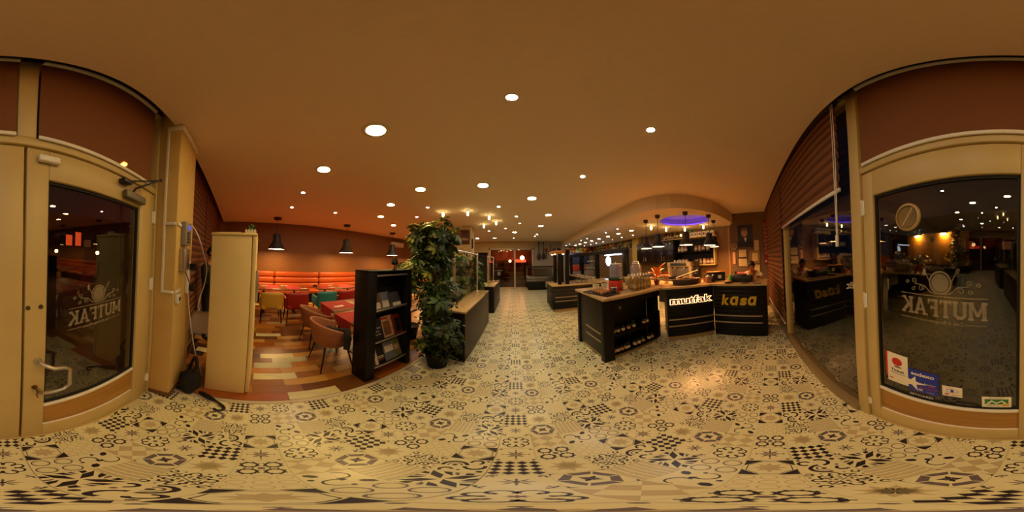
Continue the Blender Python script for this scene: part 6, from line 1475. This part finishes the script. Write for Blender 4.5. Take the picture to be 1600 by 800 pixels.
b = MB(); b.lathe([(.16, 0), (.001, .004)], (.0, .304, 2.4), 20, 0, Matrix.Rotation(-pi / 2, 4, 'X'), False, False); b.build('round_emblem', m_dark, t)
m_sc = emis('sconce_glow', (1.0, .5, .08), 260)
for x in (1.15, -.95):
    b = MB(); b.bev(x - .18, x + .18, .36, .44, 2.62, 2.70, .01); o = b.build('lamp_bar', m_sc, t, label='glowing lamp bar')
    b = MB(); b.bev(x - .2, x + .2, .301, .46, 2.702, 2.74, .006); b.build('lamp_hood', m_black, t)
t = thing('conifer', 'small dark conifer in a pot in front of the ochre terrace wall', 'tree', (3.05, -6.7, -.03)); pot(t, .22, .3, .45, m_potdark); b = MB(); b.cyl((0, 0, .4), (0, 0, 2.6), .05, .015, 8); b.build('trunk', m_bark, t)
crown(t, [((0, 0, 1.3), (5, 2, 0, 0), (.5, .5, .5)), ((0, 0, 1.9), (5, 2, 0, 0), (.36, .36, .5)), ((0, 0, 2.45), (5, 2, 0, 0), (.18, .18, .35))], 150, None, 31, PALM)
t = thing('hedge_planter', 'dark bushy hedge in a planter box outside the sticker door', 'planter', (4.75, -5.6, 0), radians(-15)); b = MB(); b.bev(-.9, .9, -.3, .3, -.03, .6, .02); b.build('planter_box', m_dark, t)
crown(t, [((-.4, 0, 1.0), (5, 2, 0, 0), (.6, .35, .4)), ((.5, 0, .95), (5, 2, 0, 0), (.5, .35, .4))], 170, None, 32, BLADE)
t = thing('street_lamp', 'orange street lamp shining through the roller blind over the handle door', 'street lamp', (-4.87, -5.61, -.03)); b = MB(); b.cyl((0, 0, 0), (0, 0, 5.5), .06, .04, 10); b.tube([(0, 0, 5.5), (.05, .1, 5.8), (.2, .3, 5.9)], .035, 8); b.build('post', m_black, t); b = MB(); b.bev(.15, .35, .25, .45, 5.76, 5.88, .02); b.build('lamp_head', emis('sodium_glow', (1.0, .34, .05), 400), t)
for k, (x, y, z, l) in enumerate(((-3.2, -9.5, 1.5, 'low orange garden lamp outside, seen through the handle door, first'), (-5.2, -8.0, 1.45, 'low orange garden lamp outside near the slim post'), (-1.9, -10.5, 1.55, 'low orange garden lamp outside, farthest along the street'))):
    t = thing('garden_lamp', l, 'street lamp', (x, y, -.03), 0, 'garden lamps outside'); b = MB(); b.cyl((0, 0, 0), (0, 0, z), .03, n=8); b.build('post', m_black, t); b = MB(); b.ball((0, 0, z + .09), .1, 0, 12, 8); b.build('globe', emis('orange_globe', (1.0, .38, .1), 25), t)
t = thing('lit_kiosk', 'red lit kiosk across the street, seen through the handle door', 'kiosk', (-5.3, -13.0, -.03), .3)
b = MB(); b.box(-1.3, 1.3, -.8, .8, 0, 2.0); b.build('kiosk_wall', m_dark, t); b = MB(); b.box(-.9, -.25, .801, .82, 2.05, 3.2); b.box(.1, .75, .801, .82, 2.05, 2.9); b.build('lit_window', emis('red_window', (1.0, .10, .02), .7), t); b = MB(); b.box(-1.3, 1.3, -.8, .8, 2.001, 3.4); b.build('upper_wall', m_black, t); b = MB(); b.bev(-1.4, 1.4, -.9, .95, 3.401, 3.5, .02); b.build('roof', m_black, t)
t = thing('street_facade', 'dark street building with a few lit windows opposite the entrance', 'building', (0, -22, -.03)); b = MB(); b.box(-25, 25, -1, 0, 0, 7); b.build('facade', mat('dark_facade', '#1c1512', .8), t)
for k, (x, z, w__) in enumerate(((-13, 2.2, 1.2), (-8, 2.0, .9), (7.5, 1.7, 1.6), (11, 1.9, 1.0), (2.2, 1.6, 1.2))): b = MB(); b.box(x, x + w__, .001, .03, z, z + 1.1); b.build('window', emis('dim_window_%d' % (k % 2), ((1, .3, .08), (.5, .55, .9))[k % 2], .06), t)
